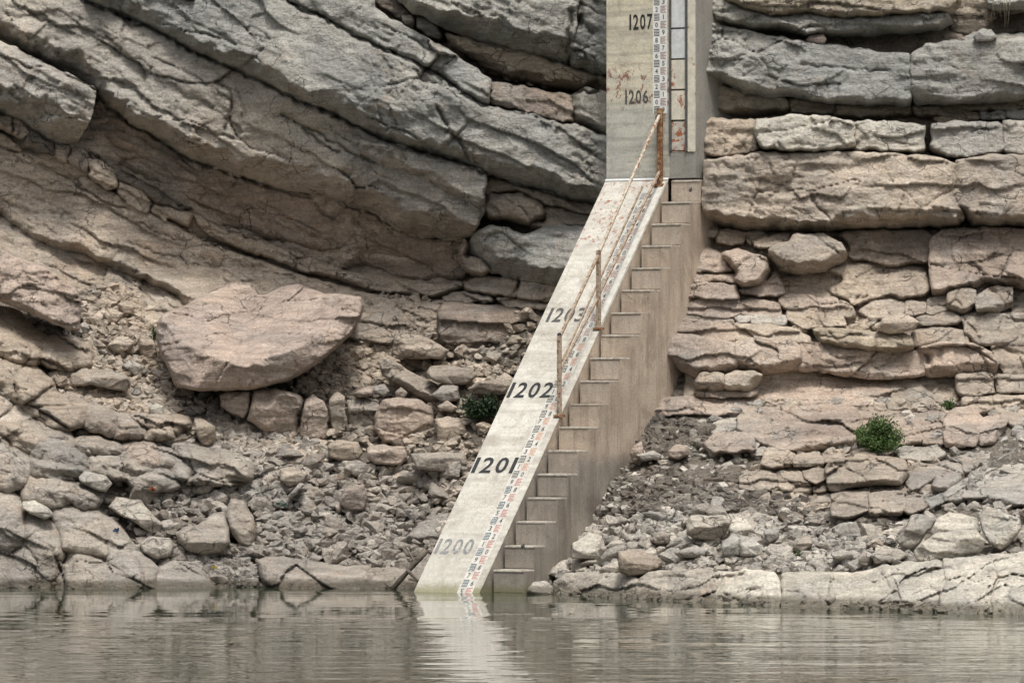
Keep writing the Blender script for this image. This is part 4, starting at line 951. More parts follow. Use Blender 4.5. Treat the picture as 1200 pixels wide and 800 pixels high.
B([(738,532),(742,523),(752,516),(755,528),(750,540),(742,543)], 'p', label='pink rock against the stair wall under the dark gravel', seed=106, fwd=.25, step=1.1)
B([(782,528),(792,520),(806,521),(808,533),(795,539),(784,536)], 'p', label='brownish rock in the dark gravel right of the stair wall', seed=107, fwd=.25, step=1.1)
B([(745,532),(765,527),(776,532),(772,539),(752,540)], 's', label='flat pale rock below the dark gravel beside the stair wall', seed=108, fwd=.25, step=1.1)
B([(1193,598),(1215,588),(1240,590),(1240,612),(1198,608)], 'p', label='pinkish rock cut by the right edge of the photo', seed=109, fwd=.25)
# ------------------------------------------------------------------ pillar, stair and ramp with the staff gauge
P0 = Vector((110 / F_PX * 70.0, 70.0, CAM_H + 270 / F_PX * 70.0))     # upper left corner of the ramp
Yb_ = F_PX * CAM_H / (693 - HOR)
P1 = Vector(((485 - 600) / F_PX * Yb_, Yb_, 0.0))                      # where its left edge enters the water
run = Vector((P1.x - P0.x, P1.y - P0.y, 0)); RUN = run.length
dh = run / RUN                                                         # down-stair direction
lh = Vector((-dh.y, dh.x, 0.0))
if lh.x < 0: lh = -lh
FALL = P0.z
NST = 18
RISE, TREAD = FALL / NST, RUN / NST
WS, WT, WP = .925, 1.385, 1.325
def Q(s, l, z): p = P0 + dh * s + lh * l; return Vector((p.x, p.y, z))
def zr(s): return FALL - s / RUN * FALL

def prism(name, pts, l0, l1, mat, parent, bevel=0.0, color=None):
    """pts: (s, z) outline in the plane of the stair's flight; extruded across it from l0 to l1"""
    bm = bmesh.new()
    a = [bm.verts.new(Q(s, l0, z)) for s, z in pts]
    b = [bm.verts.new(Q(s, l1, z)) for s, z in pts]
    n = len(pts)
    bm.faces.new(a); bm.faces.new(b[::-1])
    for i in range(n):
        bm.faces.new([a[i], b[i], b[(i + 1) % n], a[(i + 1) % n]])
    if bevel:
        bmesh.ops.bevel(bm, geom=list(bm.edges), offset=bevel, segments=2, affect='EDGES', clamp_overlap=True)
    return bm_obj(name, bm, mat, parent)

def empty(name, loc, label, cat, group=None):
    o = bpy.data.objects.new(name, None); sc.collection.objects.link(o)
    o.location = loc; tag(o, label, cat, group)
    return o
def adopt(o, parent):
    o.parent = parent
    o.matrix_parent_inverse = Matrix.Translation(-parent.location)
    return o

stair = empty('gauge_stairway', P1, 'weathered concrete stairway with a white numbered gauge ramp running down into the water', 'stairway')
below = 1.10
adopt(prism('stringer', [(0, FALL - .012), (RUN * below, zr(RUN * below) - .012), (RUN * below, -1.5), (0, -1.5)], .004, WS - .006, M_SIDE, None, .004), stair)
adopt(prism('ramp', [(0, FALL + .012), (RUN * below, zr(RUN * below) + .012), (RUN * below, zr(RUN * below) - .0115), (0, FALL - .0115)], 0, WS, M_RAMP, None, .005), stair)
for i in range(0, NST + 1):
    s1 = i * TREAD; s0 = s1 - TREAD if i else -.3
    z1 = FALL - i * RISE; z0 = z1 - RISE
    jz = (rnd.random() - .5) * .012; js = (rnd.random() - .5) * .016
    st = adopt(prism('step', [(s0 + .004, z1 - .042), (s1 - .006 + js, z1 - .042), (s1 - .006 + js, z0 - .008), (s0 + .004, z0 - .008)], WS + .034, WT - .003, M_STEP, None, .012), stair)
    ns = prism('nosing', [(s0 + .004, z1 - .012 + jz * .5), (s1 + .004 + js, z1 - .012 + jz * .5), (s1 + .004 + js, z1 - .041), (s0 + .004, z1 - .041)], WS + .034, WT + .002, M_NOSE, None, .010)
    ns.parent = st
pts = [(-1.3, FALL - .004)]
for i in range(0, NST + 1):
    pts.append((i * TREAD - .010, FALL - i * RISE - .020)); pts.append((i * TREAD - .010, FALL - (i + 1) * RISE - .020))
pts += [(RUN * 1.1, -RISE - .02), (RUN * 1.1, -1.5), (-1.3, -1.5)]
adopt(prism('side_wall', pts, WS + .034, WT, M_SIDE, None, .0), stair)

pillar = empty('gauge_pillar', Q(0, 0, FALL), 'tall painted concrete pillar against the cliff carrying the upright water level gauge', 'pillar')
TOPZ = 10.5
def pbox(name, l0, l1, s0, s1, z0, z1, mat, bevel=.006, parent=None):
    return adopt(prism(name, [(s0, z0), (s1, z0), (s1, z1), (s0, z1)], l0, l1, mat, None, bevel), parent or pillar)
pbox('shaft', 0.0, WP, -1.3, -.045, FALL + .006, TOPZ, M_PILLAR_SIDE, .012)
def Lp(u, v=100):                                        # photo column -> place across the pillar's front
    # solve X of Q(0,l) seen in that column
    t = (u - 600) / F_PX
    return (t * P0.y - P0.x) / (lh.x - t * lh.y)
def Zp(v, l): return CAM_H + (HOR - v) / F_PX * (P0.y + lh.y * l)
l_g = Lp(763.5); l_f = Lp(784.5); l_e = Lp(805.5)
pbox('painted_face', 0.004, l_f - .002, -.045, -.004, FALL + .012, TOPZ, M_PILLAR, .006)
pbox('edge_strip', l_e + .004, WP - .03, -.045, .004, FALL + .35, TOPZ, M_STRIP, .004)
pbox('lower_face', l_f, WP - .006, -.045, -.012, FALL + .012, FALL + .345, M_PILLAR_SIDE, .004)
pbox('channel', l_f + .002, l_f + .024, -.045, .020, FALL + .36, TOPZ, M_FRAME, .003)
pbox('channel', l_e - .024, l_e, -.045, .020, FALL + .36, TOPZ, M_FRAME, .003)
vs_ = [-330, -294, -258, -222, -186, -150, -110, -74, -38, -2, 34, 70, 106, 142, 178, 208]
for a, b_ in zip(vs_[:-1], vs_[1:]):
    z1, z0 = Zp(a, l_f), Zp(b_, l_f)
    mat = M_PANEL if b_ <= 72 else (M_PANEL_OLD if b_ > 145 else M_STRIP)
    pbox('panel', l_f + .026, l_e - .026, -.045, -.006 if b_ <= 145 else -.014, max(z0 + .016, FALL + .36), z1 - .006, mat, .003)

# lettering: the built-in sans turned to mesh, pressed narrow like the stencils
_glyph = {}
def glyph(txt):
    if txt not in _glyph:
        c = bpy.data.curves.new('t', 'FONT'); c.body = txt; c.align_x = 'CENTER'; c.align_y = 'CENTER'; c.size = 1; c.resolution_u = 3; c.offset = .018
        o = bpy.data.objects.new('t', c); sc.collection.objects.link(o)
        dg = bpy.context.evaluated_depsgraph_get()
        me = bpy.data.meshes.new_from_object(o.evaluated_get(dg))
        co = np.empty(len(me.vertices) * 3, np.float32); me.vertices.foreach_get('co', co)
        co = co.reshape(-1, 3)
        faces = [tuple(p.vertices) for p in me.polygons]
        lo, hi = co.min(0), co.max(0)
        co = (co - (lo + hi) / 2) / (hi - lo + 1e-9)      # unit box
        sc.collection.objects.unlink(o); bpy.data.objects.remove(o); bpy.data.curves.remove(c); bpy.data.meshes.remove(me)
        _glyph[txt] = (co, faces)
    return _glyph[txt]

def put_text(bm, txt, C, U, V, w_, h_, N, lift):
    co, faces = glyph(txt)
    vs = [bm.verts.new(C + U * (float(c[0]) * w_) + V * (float(c[1]) * h_) + N * lift) for c in co]
    for f in faces:
        try: bm.faces.new([vs[i] for i in f])
        except ValueError: pass
def put_quad(bm, C, U, V, w_, h_, N, lift):
    vs = [bm.verts.new(C + U * (a * w_ / 2) + V * (b * h_ / 2) + N * lift) for a, b in ((-1, -1), (1, -1), (1, 1), (-1, 1))]
    bm.faces.new(vs)
def flat_obj(name, bm, mat, thing):
    me = bpy.data.meshes.new(name); bm.to_mesh(me); bm.free()
    return adopt(link(name, me, mat), thing)

slope_up = (Q(0, 0, FALL) - Q(RUN, 0, 0)).normalized()
N_r = lh.cross(slope_up).normalized()
if N_r.z < 0: N_r = -N_r
Zax = Vector((0, 0, 1)); N_p = dh.copy()
def ramp_at(u, v):                                       # photo point -> (s, l) on the ramp's painted face
    o = Vector((0, 0, CAM_H)); d = Vector(((u - 600) / F_PX, 1, (HOR - v) / F_PX))
    c = Q(0, 0, FALL + .012)
    t = (c - o).dot(N_r) / d.dot(N_r)
    p = o + d * t - P0
    return p.dot(dh), p.dot(lh)
def RP(s, l): return Q(s, l, zr(s) + .012)

ADV = {'1': .58}
def number(txt, place, width, height, U, V, N, lift, mat, thing):
    """a painted number: one flat glyph per digit"""
    root = bpy.data.objects.new('number_marking', None); sc.collection.objects.link(root)
    adv = [ADV.get(c, 1.0) for c in txt]; k = width / (sum(adv) - .22)
    x = -width / 2
    first = None
    for c, a in zip(txt, adv):
        gw = k * (.26 if c == '1' else .78)
        cx = x + k * (a - .22) / 2
        bm = bmesh.new(); P_ = place(cx)
        if first is None: first = P_; root.location = P_
        put_text(bm, c, P_ - first, U, V, gw, height, N, lift)
        me = bpy.data.meshes.new('digit'); bm.to_mesh(me); bm.free()
        link('digit', me, mat, root)
        x += k * a
    return adopt(root, thing)
def ramp_number(txt, u, v, wpx, hpx, mat):
    s, l = ramp_at(u, v)
    return number(txt, lambda x: RP(s, l + x), wpx * .0107 / lh.x, hpx * .0107 / slope_up.z, lh, slope_up, N_r, .004, mat, stair)
ramp_number('1203', 664, 369, 44, 17, M_MIDGREY)
ramp_number('1202', 622, 457, 51, 18, M_BLACK)
ramp_number('1201', 580, 545, 50, 18, M_BLACK)
ramp_number('1200', 533, 640, 42, 17, M_GREY)
def wall_number(txt, u, v, wpx, hpx, mat):
    lc_ = Lp(u)
    return number(txt, lambda x: Q(-.004, lc_ + x, Zp(v, lc_)), wpx * .0111 / lh.x, hpx * .0111, lh, Zax, N_p, .004, mat, pillar)
wall_number('1207', 751, 25.5, 27, 18, M_BLACK)
wall_number('1206', 746, 113.5, 27, 16, M_MIDGREY)

# gauge plates with their E-pattern, tenth by tenth
CW = .100
def flat_at(name, bm, mat, thing, c):
    me = bpy.data.meshes.new(name); bm.to_mesh(me); bm.free()
    o = link(name, me, mat); o.location = c
    return adopt(o, thing)
def gauge(pos, U, V, N, cell, tenths, thing, on_wall, mb, mr, md):
    for k in tenths:
        c = pos(k)
        even = k % 2 == 0
        dcol = (-1 if even else 1) * (1 if on_wall else -1)
        bm = bmesh.new()
        put_text(bm, str(k % 10), U * (dcol * CW / 2), U, V, .038 if k % 10 != 1 else .012, cell * .62, N, .004)
        flat_at('gauge_digit', bm, md, thing, c)
        bm = bmesh.new()
        for j in range(5):
            put_quad(bm, U * (-dcol * CW / 2) + V * ((j - 2) * cell * .20) + U * (0 if j % 2 == 0 else -.008), U, V, CW * (.80 if j % 2 == 0 else .60), cell * .10, N, .004)
        put_quad(bm, U * (-dcol * CW * .5 + CW * .36 * (1 if dcol == 1 else -1)), U, V, .010, cell * .90, N, .0045)
        flat_at('scale_block', bm, mb if dcol == 1 else mr, thing, c)
lc = Lp(773.5)
def wall_pos(k): return Q(-.004, lc, Zp(29, lc) + (k - 70) * .1)
gauge(wall_pos, lh, Zax, N_p, .1, range(58, 100), pillar, True, M_MIDGREY, M_REDW, M_MIDGREY)
pbox('gauge_plate', lc - CW - .004, lc + CW + .004, -.004, -.0015, wall_pos(59).z - .05, TOPZ - .03, M_PLATE, 0)
s_a, _ = ramp_at(540, 646); s_b, _ = ramp_at(757, 222)
l_s = WS - .105 - CW
def ramp_pos(k):
    s = s_a + (s_b - s_a) * k / 49
    return RP(s, l_s)
cell = (ramp_pos(0) - ramp_pos(1)).length
gauge(ramp_pos, lh, slope_up, N_r, cell, range(-6, 10), stair, False, M_TEAL, M_RED, M_MIDGREY)
gauge(ramp_pos, lh, slope_up, N_r, cell, range(10, 28), stair, False, M_MIDGREY, M_ORANGE, M_MIDGREY)
gauge(ramp_pos, lh, slope_up, N_r, cell, range(28, 49), stair, False, M_GREY, M_REDW, M_MIDGREY)
def ramp_plate(name, s0, s1, l0, l1, lift, th, mat):
    bm = bmesh.new()
    vs = []
    for h_ in (lift, lift + th):
        for s, l in ((s0, l0), (s1, l0), (s1, l1), (s0, l1)):
            vs.append(bm.verts.new(RP(s, l) + N_r * h_))
    for f in ((0, 1, 2, 3), (4, 5, 6, 7), (0, 1, 5, 4), (1, 2, 6, 5), (2, 3, 7, 6), (3, 0, 4, 7)):
        bm.faces.new([vs[i] for i in f])
    return adopt(bm_obj(name, bm, mat), stair)
sc_, _ = ramp_at(703, 384)
ramp_plate('gauge_plate', ramp_at(757, 222)[0] - .02, s_a + .85, l_s - CW - .006, l_s + CW + .006, 0, .002, M_WORN)
ramp_plate('edge_batten', .05, sc_ - .03, WS - .09, WS - .004, .001, .016, M_WORN)
ramp_plate('gauge_rail', .10, sc_ + .4, l_s - CW - .035, l_s - CW - .012, .001, .016, M_RAIL2)
ramp_plate('joint_cap', -.002, .02, .0, WS, .0005, .012, M_PANEL)

# handrail: three angle-iron posts with an upper and a middle rail
rail = bpy.data.objects.new('handrail', None); sc.collection.objects.link(rail)
rail.location = Q(RUN * .5, WS, zr(RUN * .5)); rail['label'] = 'rusty three-post handrail on the right edge of the ramp'; rail['category'] = 'handrail'
def bar(name, a, b, w_, d_, mat, thing, bevel=.003):
    ax = (b - a).normalized()
    side = lh - ax * lh.dot(ax); side.normalize()
    up = ax.cross(side)
    bm = bmesh.new()
    vs = [bm.verts.new(p + side * (sx * w_ / 2) + up * (sy * d_ / 2)) for p in (a, b) for sx, sy in ((-1, -1), (1, -1), (1, 1), (-1, 1))]
    for f in ((0, 1, 2, 3), (4, 5, 6, 7), (0, 1, 5, 4), (1, 2, 6, 5), (2, 3, 7, 6), (3, 0, 4, 7)): bm.faces.new([vs[i] for i in f])
    bmesh.ops.bevel(bm, geom=list(bm.edges), offset=bevel, segments=1, affect='EDGES')
    return adopt(bm_obj(name, bm, mat), thing)
def post_at(u, v0, v1, wpx, mat, l=None):
    s, l_ = ramp_at(u, v1)
    s = max(s, .03)
    b0 = Q(s, l_, zr(s) + .0)
    z = CAM_H + (HOR - v0) / F_PX * b0.y
    t = Vector((b0.x, b0.y, z))
    bar('post', b0 - Vector((0, 0, .05)), t, wpx * .0108, .05, mat, rail)
    return b0, t
b1, t1 = post_at(773.5, 127, 216, 6.5, M_RUSTY)
b2, t2 = post_at(701.5, 293, 384, 4.6, M_RAIL2)
b3, t3 = post_at(655.5, 393, 486, 4.4, M_RAIL2)
def along(b, t, v): return Vector((b.x, b.y, CAM_H + (HOR - v) / F_PX * b.y))
bar('top_rail', along(b1, t1, 134), along(b2, t2, 297), .036, .03, M_RAIL, rail)
bar('top_rail', along(b2, t2, 298) + dh * .001, along(b3, t3, 396), .036, .03, M_RAIL2, rail)
bar('middle_rail', along(b1, t1, 200), along(b2, t2, 346), .030, .03, M_RAIL2, rail)
bar('middle_rail', along(b2, t2, 347), along(b3, t3, 435), .030, .03, M_RAIL2, rail)
bar('base_plate', b1 + Vector((0, 0, .0)) - lh * .07, b1 + lh * .07, .12, .04, M_RUSTY, rail)
bar('base_plate', b2 - lh * .06, b2 + lh * .06, .10, .03, M_RUSTY, rail)
bar('base_plate', b3 - lh * .06, b3 + lh * .06, .10, .03, M_RUSTY, rail)
bm = bmesh.new()
bmesh.ops.create_icosphere(bm, subdivisions=2, radius=.028, matrix=Matrix.Translation(t3 + Vector((0, 0, .01))))
adopt(bm_obj('post_cap', bm, M_BLACK, smooth=True), rail)
# two tie-bolt holes plugged dark on the side wall
for s_, z_ in ((.28, FALL - .15), (RUN * .95, FALL * .11)):
    bm = bmesh.new()
    bmesh.ops.create_cone(bm, segments=12, radius1=.035, radius2=.028, depth=.02, cap_ends=True)
    bmesh.ops.transform(bm, matrix=Matrix.Translation(Q(s_, WT + .004, z_)) @ lh.to_track_quat('Z', 'Y').to_matrix().to_4x4(), verts=bm.verts)
    adopt(bm_obj('bolt_hole', bm, M_FRAME), stair)
# ------------------------------------------------------------------ rubble
def hull_stone(seed):
    r = random.Random(seed)
    bm = bmesh.new()
    sx, sy, sz = 1, .6 + .4 * r.random(), .38 + .4 * r.random()
    for _ in range(15):
        p = Vector((r.gauss(0, 1), r.gauss(0, 1), r.gauss(0, 1))).normalized()
        # push towards a box so faces are flattish and corners crisp
        m = max(abs(p.x), abs(p.y), abs(p.z)); p = p / (m ** .6)
        p = Vector((p.x * sx, p.y * sy, p.z * sz)) * (.8 + .25 * r.random()) * .5
        bm.verts.new(p)
    bmesh.ops.convex_hull(bm, input=bm.verts)
    bmesh.ops.delete(bm, geom=[v for v in bm.verts if not v.link_faces], context='VERTS')
    bmesh.ops.triangulate(bm, faces=bm.faces)
    me = bpy.data.meshes.new('stone')
    bm.to_mesh(me); bm.free()
    return me
def fine_stone(seed):
    """a larger broken stone: the same hull, split finer, edges worn, faces rough"""
    me0 = hull_stone(seed)
    bm = bmesh.new(); bm.from_mesh(me0); bpy.data.meshes.remove(me0)
    bmesh.ops.bevel(bm, geom=list(bm.edges), offset=.035, segments=1, affect='EDGES', clamp_overlap=True)
    bmesh.ops.triangulate(bm, faces=bm.faces)
    bmesh.ops.subdivide_edges(bm, edges=[e for e in bm.edges if e.calc_length() > .16], cuts=2, use_grid_fill=False)
    bmesh.ops.triangulate(bm, faces=bm.faces)
    co = np.array([v.co[:] for v in bm.verts])
    n = fbm(co[:, 0] * 4, co[:, 1] * 4, co[:, 2] * 4 + seed, 3, seed) * .06
    for v, d_ in zip(bm.verts, n):
        v.co += v.co.normalized() * float(d_)
    me = bpy.data.meshes.new('stone'); bm.to_mesh(me); bm.free()
    return me
STONES = [hull_stone(100 + i) for i in range(16)]
FINE = [fine_stone(300 + i) for i in range(14)]
for m_ in FINE: m_.materials.append(M_STONE)

def inpoly(P, poly):
    r = np.zeros(len(P), bool); poly = np.array(poly, float)
    for a, b in zip(poly, np.roll(poly, -1, 0)):
        c = (a[1] > P[:, 1]) != (b[1] > P[:, 1])
        with np.errstate(divide='ignore', invalid='ignore'):
            r ^= c & (P[:, 0] < (b[0] - a[0]) * (P[:, 1] - a[1]) / (b[1] - a[1]) + a[0])
    return r

ZONES = [ ([(-40,684),(480,684),(480,692),(-40,692)], 0, 420, (5, 9), 'k', '', ''), ([(620,692),(850,700),(1000,706),(1240,714),(1240,722),(1000,714),(850,708),(620,700)], 0, 330, (5, 9), 's', '', ''),
 ([(690,600),(712,566),(760,548),(900,562),(945,600),(850,602),(740,606)], 0, 700, (5, 9), 'd', '', ''),
  # outline, stones of 10 px and more, small stones, size range of the large px, tint, phrase, group
 ([(95,338),(140,335),(180,360),(186,392),(192,430),(205,460),(232,505),(205,520),(225,488),(170,488),(100,472),(62,445),(60,430),(105,425),(100,400),(95,380)], 45, 1500, (8, 17), 't', 'loose tan stone in the chute between the jutting block and the giant boulder', 'tan stones in the upper left chute'),
 ([(200,520),(235,505),(300,520),(380,545),(560,545),(530,600),(505,655),(470,672),(400,662),(330,655),(302,665),(290,690),(245,690),(240,672),(205,660),(190,640),(210,655),(260,655),(300,642),(300,600),(285,580),(255,595),(190,608),(165,585),(155,575),(220,570),(255,568)], 95, 1900, (10, 28), 'k', 'loose angular grey stone in the scree below the rock row', 'grey scree stones left of the ramp'),
 ([(385,400),(455,400),(460,425),(600,430),(590,470),(545,500),(500,465),(440,462),(380,465),(340,455),(380,420)], 30, 1000, (8, 16), 't', 'loose tan stone between the giant boulder and the big brown block', 'tan stones right of the giant boulder'),
 ([(640,685),(668,650),(690,620),(740,600),(800,590),(880,600),(940,622),(1020,622),(1060,640),(1070,660),(1040,664),(960,672),(830,668),(660,676)], 90, 1400, (10, 28), 's', 'loose pale stone in the rubble above the right shore slabs', 'pale rubble stones on the right shore'),
 ([(760,565),(900,580),(1050,604),(1060,622),(940,612),(860,600),(740,600),(705,598),(730,560)], 10, 1100, (7, 12), 'd', 'dark grey stone in the gully right of the stair wall', 'dark stones in the gully'),
 ([(762,492),(800,492),(845,504),(826,520),(800,535),(755,530),(750,515)], 0, 900, (5, 9), 'd', '', ''),
 ([(420,340),(520,352),(512,400),(480,395),(455,405),(415,400),(425,360)], 6, 260, (7, 12), 't', 'small stone lodged against the foot of the left cliff', 'stones at the foot of the left cliff'),
 ([(884,470),(1100,472),(1100,482),(884,484)], 0, 260, (4, 8), 't', '', ''),
 ([(880,545),(960,548),(1110,540),(1120,560),(1060,600),(940,600),(860,585),(860,560)], 6, 900, (7, 12), 't', 'small stone among the ledge blocks above the right rubble', 'stones among the ledge blocks'),
 ([(930,372),(1030,376),(1030,390),(930,390)], 0, 130, (4, 8), 't', '', ''),
 ([(150,640),(290,640),(300,690),(180,692),(150,670)], 12, 600, (8, 14), 'k', 'small grey stone at the left waterline among the hummocks', 'stones at the left waterline'),
 ([(700,545),(860,470),(1240,470),(1240,655),(1060,660),(900,640),(690,620)], 0, 1700, (5, 9), 's', '', ''),
 ([(-40,350),(100,380),(250,470),(400,540),(500,600),(470,690),(-40,690)], 0, 1700, (5, 9), 'k', '', ''),
 ([(380,390),(520,350),(640,370),(600,480),(540,560),(380,560),(250,500),(200,450)], 0, 1500, (5, 9), 't', '', ''),
 ([(250,470),(300,495),(385,525),(380,560),(320,560),(235,510)], 3, 620, (6, 10), 'k', 'small stone on the bare dirt patch below the tan rocks', 'stones on the dirt patch'),
]
def place(poly, n):
    poly_ = np.array(poly, float); lo, hi = poly_.min(0), poly_.max(0)
    out = np.zeros((0, 2))
    while len(out) < n:
        P = lo + rng.random((n * 3, 2)) * (hi - lo)
        out = np.concatenate([out, P[inpoly(P, poly)]])
    return out[:n]
base_v = []
for me_ in STONES:
    co = np.empty(len(me_.vertices) * 3, np.float32); me_.vertices.foreach_get('co', co)
    base_v.append((co.reshape(-1, 3), np.array([p.vertices[:] for p in me_.polygons])))
def rot_np(r):
    a, b, c = r.uniform(-.5, .5), r.uniform(-.5, .5), r.uniform(0, 6.28)
    from mathutils import Euler
    return np.array(Euler((a, b, c)).to_matrix())
LANDMARKS = [(304, 396, 'the giant boulder'), (60, 340, 'the jutting tan block'), (115, 440, 'the rusty-faced oblong rock'), (139, 405, 'the brown wedge rock'), (155, 490, 'the ledge blocks'),
 (237, 628, 'the curved-bottom grey boulder'), (282, 605, 'the upright grey slab'), (158, 605, 'the tilted pale slab'), (184, 642, 'the angular pale rock'), (413, 584, 'the upright pinkish block'), (360, 584, 'the flat oval grey rock'),
 (365, 622, 'the sharp pale wedge'), (405, 641, 'the reddish-topped rock'), (345, 556, 'the lumpy tan rock'), (498, 620, 'the buried triangular rock'), (480, 665, 'the driftwood'), (452, 534, 'the brown oblong block'), (313, 645, 'the rough low rock'),
 (484, 598, 'the rounded rock nearest the ramp'), (491, 405, 'the pale wedge slab'), (480, 445, 'the long sloping slab'), (530, 438, 'the flat oval slab'), (572, 450, 'the pinkish broken rock'), (570, 392, 'the very large brown block'), (425, 495, 'the lichen-speckled block'),
 (830, 617, 'the grey-brown boulder'), (870, 617, 'the pyramid-shaped rock'), (868, 640, 'the white cracked pair'), (750, 656, 'the brown-faced rock'), (690, 640, 'the big whitish slab rock'), (1110, 640, 'the biggest right boulder'), (1043, 651, 'the flat shore slab'),
 (987, 650, 'the midway tan stone'), (941, 637, 'the tan rounded rock'), (700, 600, 'the foot of the stair wall'), (1000, 590, 'the lower ledge blocks'), (470, 360, 'the foot of the left cliff'), (430, 420, 'the giant boulder right end'), (245, 500, 'the stone with a hole'), (220, 665, 'the waterline hummock')]
ORD = ['', 'second ', 'third ', 'fourth ', 'fifth ', 'sixth ', 'seventh ', 'eighth ', 'ninth ', 'tenth ']
SHADE = {'w': 'pale', 'k': 'grey', 't': 'tan', 's': 'pale', 'd': 'dark'}
_seen = {}
def stone_label(p, size, shade):
    lu, lv, nm = min(LANDMARKS, key=lambda q: (q[0] - p[0]) ** 2 + 1.6 * (q[1] - p[1]) ** 2)
    a = math.degrees(math.atan2(lv - p[1], p[0] - lu)) % 360
    way = ['to the right of', 'up and right of', 'straight above', 'up and left of', 'to the left of', 'down and left of', 'straight below', 'down and right of'][int((a + 22.5) // 45) % 8]
    return (nm, way), (lu - p[0]) ** 2 + (lv - p[1]) ** 2
PENDING = {}
def name_stones():
    for (nm, way), lst in PENDING.items():
        lst.sort(key=lambda q: q[0])
        for i, (d_, o, shade, big, grp) in enumerate(lst):
            if len(lst) == 1: lab = f'{"large" if big else "small"} {shade} loose stone {way} {nm}'
            else: lab = f'{"large" if big else "small"} {shade} loose stone, {ORD[i] if i < 10 else ORD[9]}nearest, {way} {nm}'
            tag(o, lab.replace('loose stone, nearest', 'stone nearest').replace('loose stone, ', 'stone, ').replace('nearest, ', 'nearest '), 'stone', grp)
for poly, nbig, nsmall, (smin, smax), tint, phrase, grp in ZONES:
    if nbig:
        P = place(poly, nbig * 3)
        # spread them out: reject those too near to each other
        kept = []
        for p in P:
            if all((p[0] - q[0]) ** 2 + (p[1] - q[1]) ** 2 > (smin * 1.0) ** 2 for q in kept): kept.append(p)
            if len(kept) >= nbig: break
        for p in kept:
            size = (smin + (smax - smin) * rng.random() ** 1.8) * SM * 1.45
            Y = float(ground_y(p[0], p[1])[0]) - size * .34
            x, y, z = W(p[0], p[1], Y)
            o = bpy.data.objects.new('stone', FINE[rnd.randrange(len(FINE))]); sc.collection.objects.link(o)
            o.location = (x, y, max(z, -.02)); o.rotation_euler = (rnd.uniform(-.45, .45), rnd.uniform(-.45, .45), rnd.uniform(0, 6.28))
            o.scale = (size, size * rnd.uniform(.8, 1.1), size * rnd.uniform(.75, 1.15))
            c = tint_of(tint, rnd.randint(1, 9999)); f = rnd.uniform(.85, 1.18)
            o.color = (c[0] * f, c[1] * f, c[2] * f, 1)
            key, dd = stone_label(p, size, tint)
            PENDING.setdefault(key, []).append((dd, o, SHADE[tint], size > 16 * SM, grp))
    P = place(poly, nsmall)
    cos, fcs, n0 = [], [], 0
    tone = []
    GY = ground_y(P[:, 0], P[:, 1])
    for p, gy in zip(P, GY):
        size = (3.4 + 12.0 * rng.random() ** 1.7) * SM * 1.45
        Y = float(gy) - size * .34
        x, y, z = W(p[0], p[1], Y)
        if z < -.07: continue
        cv, fv = base_v[rnd.randrange(len(base_v))]
        R_ = rot_np(rnd)
        cos.append((cv * size) @ R_.T + np.array([x, y, z])); fcs.append(fv + n0); n0 += len(cv)
        tone.append(np.full(len(cv), .80 + .55 * rnd.random()))
    co = np.concatenate(cos); fc = np.concatenate(fcs)
    me = mesh_np('gravel', co, np.zeros((0, 4), int), fc, smooth=False)
    at = me.attributes.new('tone', 'FLOAT', 'POINT'); at.data.foreach_set('value', np.concatenate(tone).astype(np.float32))
    o = link('gravel', me, M_GRAVEL, None, TINTS[tint])
    o['kind'] = 'stuff'

name_stones()

# ------------------------------------------------------------------ plants, driftwood, litter
def leafy(name, u, v, w_px, h_px, n, mat, label, cat, Y, leaf=.028, stems=14, seed=1):
    r = random.Random(seed)
    x, y, z = W(u, v, Y)
    root = empty(name, (x, y, z), label, cat)
    W_, H_ = w_px * SM, h_px * SM
    bm = bmesh.new(); bs = bmesh.new()
    ends = []
    for i in range(stems):
        a = r.uniform(0, 6.28); t = r.uniform(.25, 1)
        e = Vector((math.cos(a) * W_ / 2 * t, math.sin(a) * W_ / 2 * t * .8, H_ * (1 - .6 * t * t) * r.uniform(.45, 1.12)))
        ends.append(e)
        s = Vector((math.cos(a), math.sin(a), 0)).cross(e).normalized() * .004
        m_ = e * .5 + Vector((0, 0, .04))
        for p, q in ((Vector((0, 0, -.03)), m_), (m_, e)):
            bs.faces.new([bs.verts.new(p - s), bs.verts.new(p + s), bs.verts.new(q + s * .6), bs.verts.new(q - s * .6)])
    for i in range(n):
        e = ends[r.randrange(stems)]
        t = r.random() ** .55
        p = e * t + Vector((r.gauss(0, 1), r.gauss(0, 1), r.gauss(0, 1))) * W_ * .062
        if p.z < 0: p.z = abs(p.z) * .4
        d1 = Vector((r.gauss(0, 1), r.gauss(0, 1), r.gauss(0, 1) + .4)).normalized()
        d2 = d1.orthogonal().normalized(); d2.rotate(Matrix.Rotation(r.uniform(0, 6.28), 3, d1))
        L_ = leaf * r.uniform(.6, 1.4); w2 = L_ * .22
        bm.faces.new([bm.verts.new(p), bm.verts.new(p + d1 * L_ * .5 + d2 * w2), bm.verts.new(p + d1 * L_), bm.verts.new(p + d1 * L_ * .5 - d2 * w2)])
    for nm, b_, mt in (('foliage', bm, mat), ('stem', bs, M_WOOD)):
        me = bpy.data.meshes.new(nm); b_.to_mesh(me); b_.free()
        o = link(nm, me, mt, root)
        if nm == 'foliage': o['kind'] = 'stuff'
    return root
leafy('shrub', 1029, 528, 56, 36, 8500, M_LEAF, 'round bright green shrub growing on the ledge right of the stairs', 'shrub', float(D(1028, 528)) - .45, .034, 34, 3)
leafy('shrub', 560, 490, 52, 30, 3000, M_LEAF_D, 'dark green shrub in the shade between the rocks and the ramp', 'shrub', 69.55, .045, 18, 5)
leafy('weed', 181, 398, 9, 18, 130, M_LEAF, 'tiny green weed beside the left end of the giant boulder', 'plant', float(D(183, 398)) - .4, .04, 5, 7)
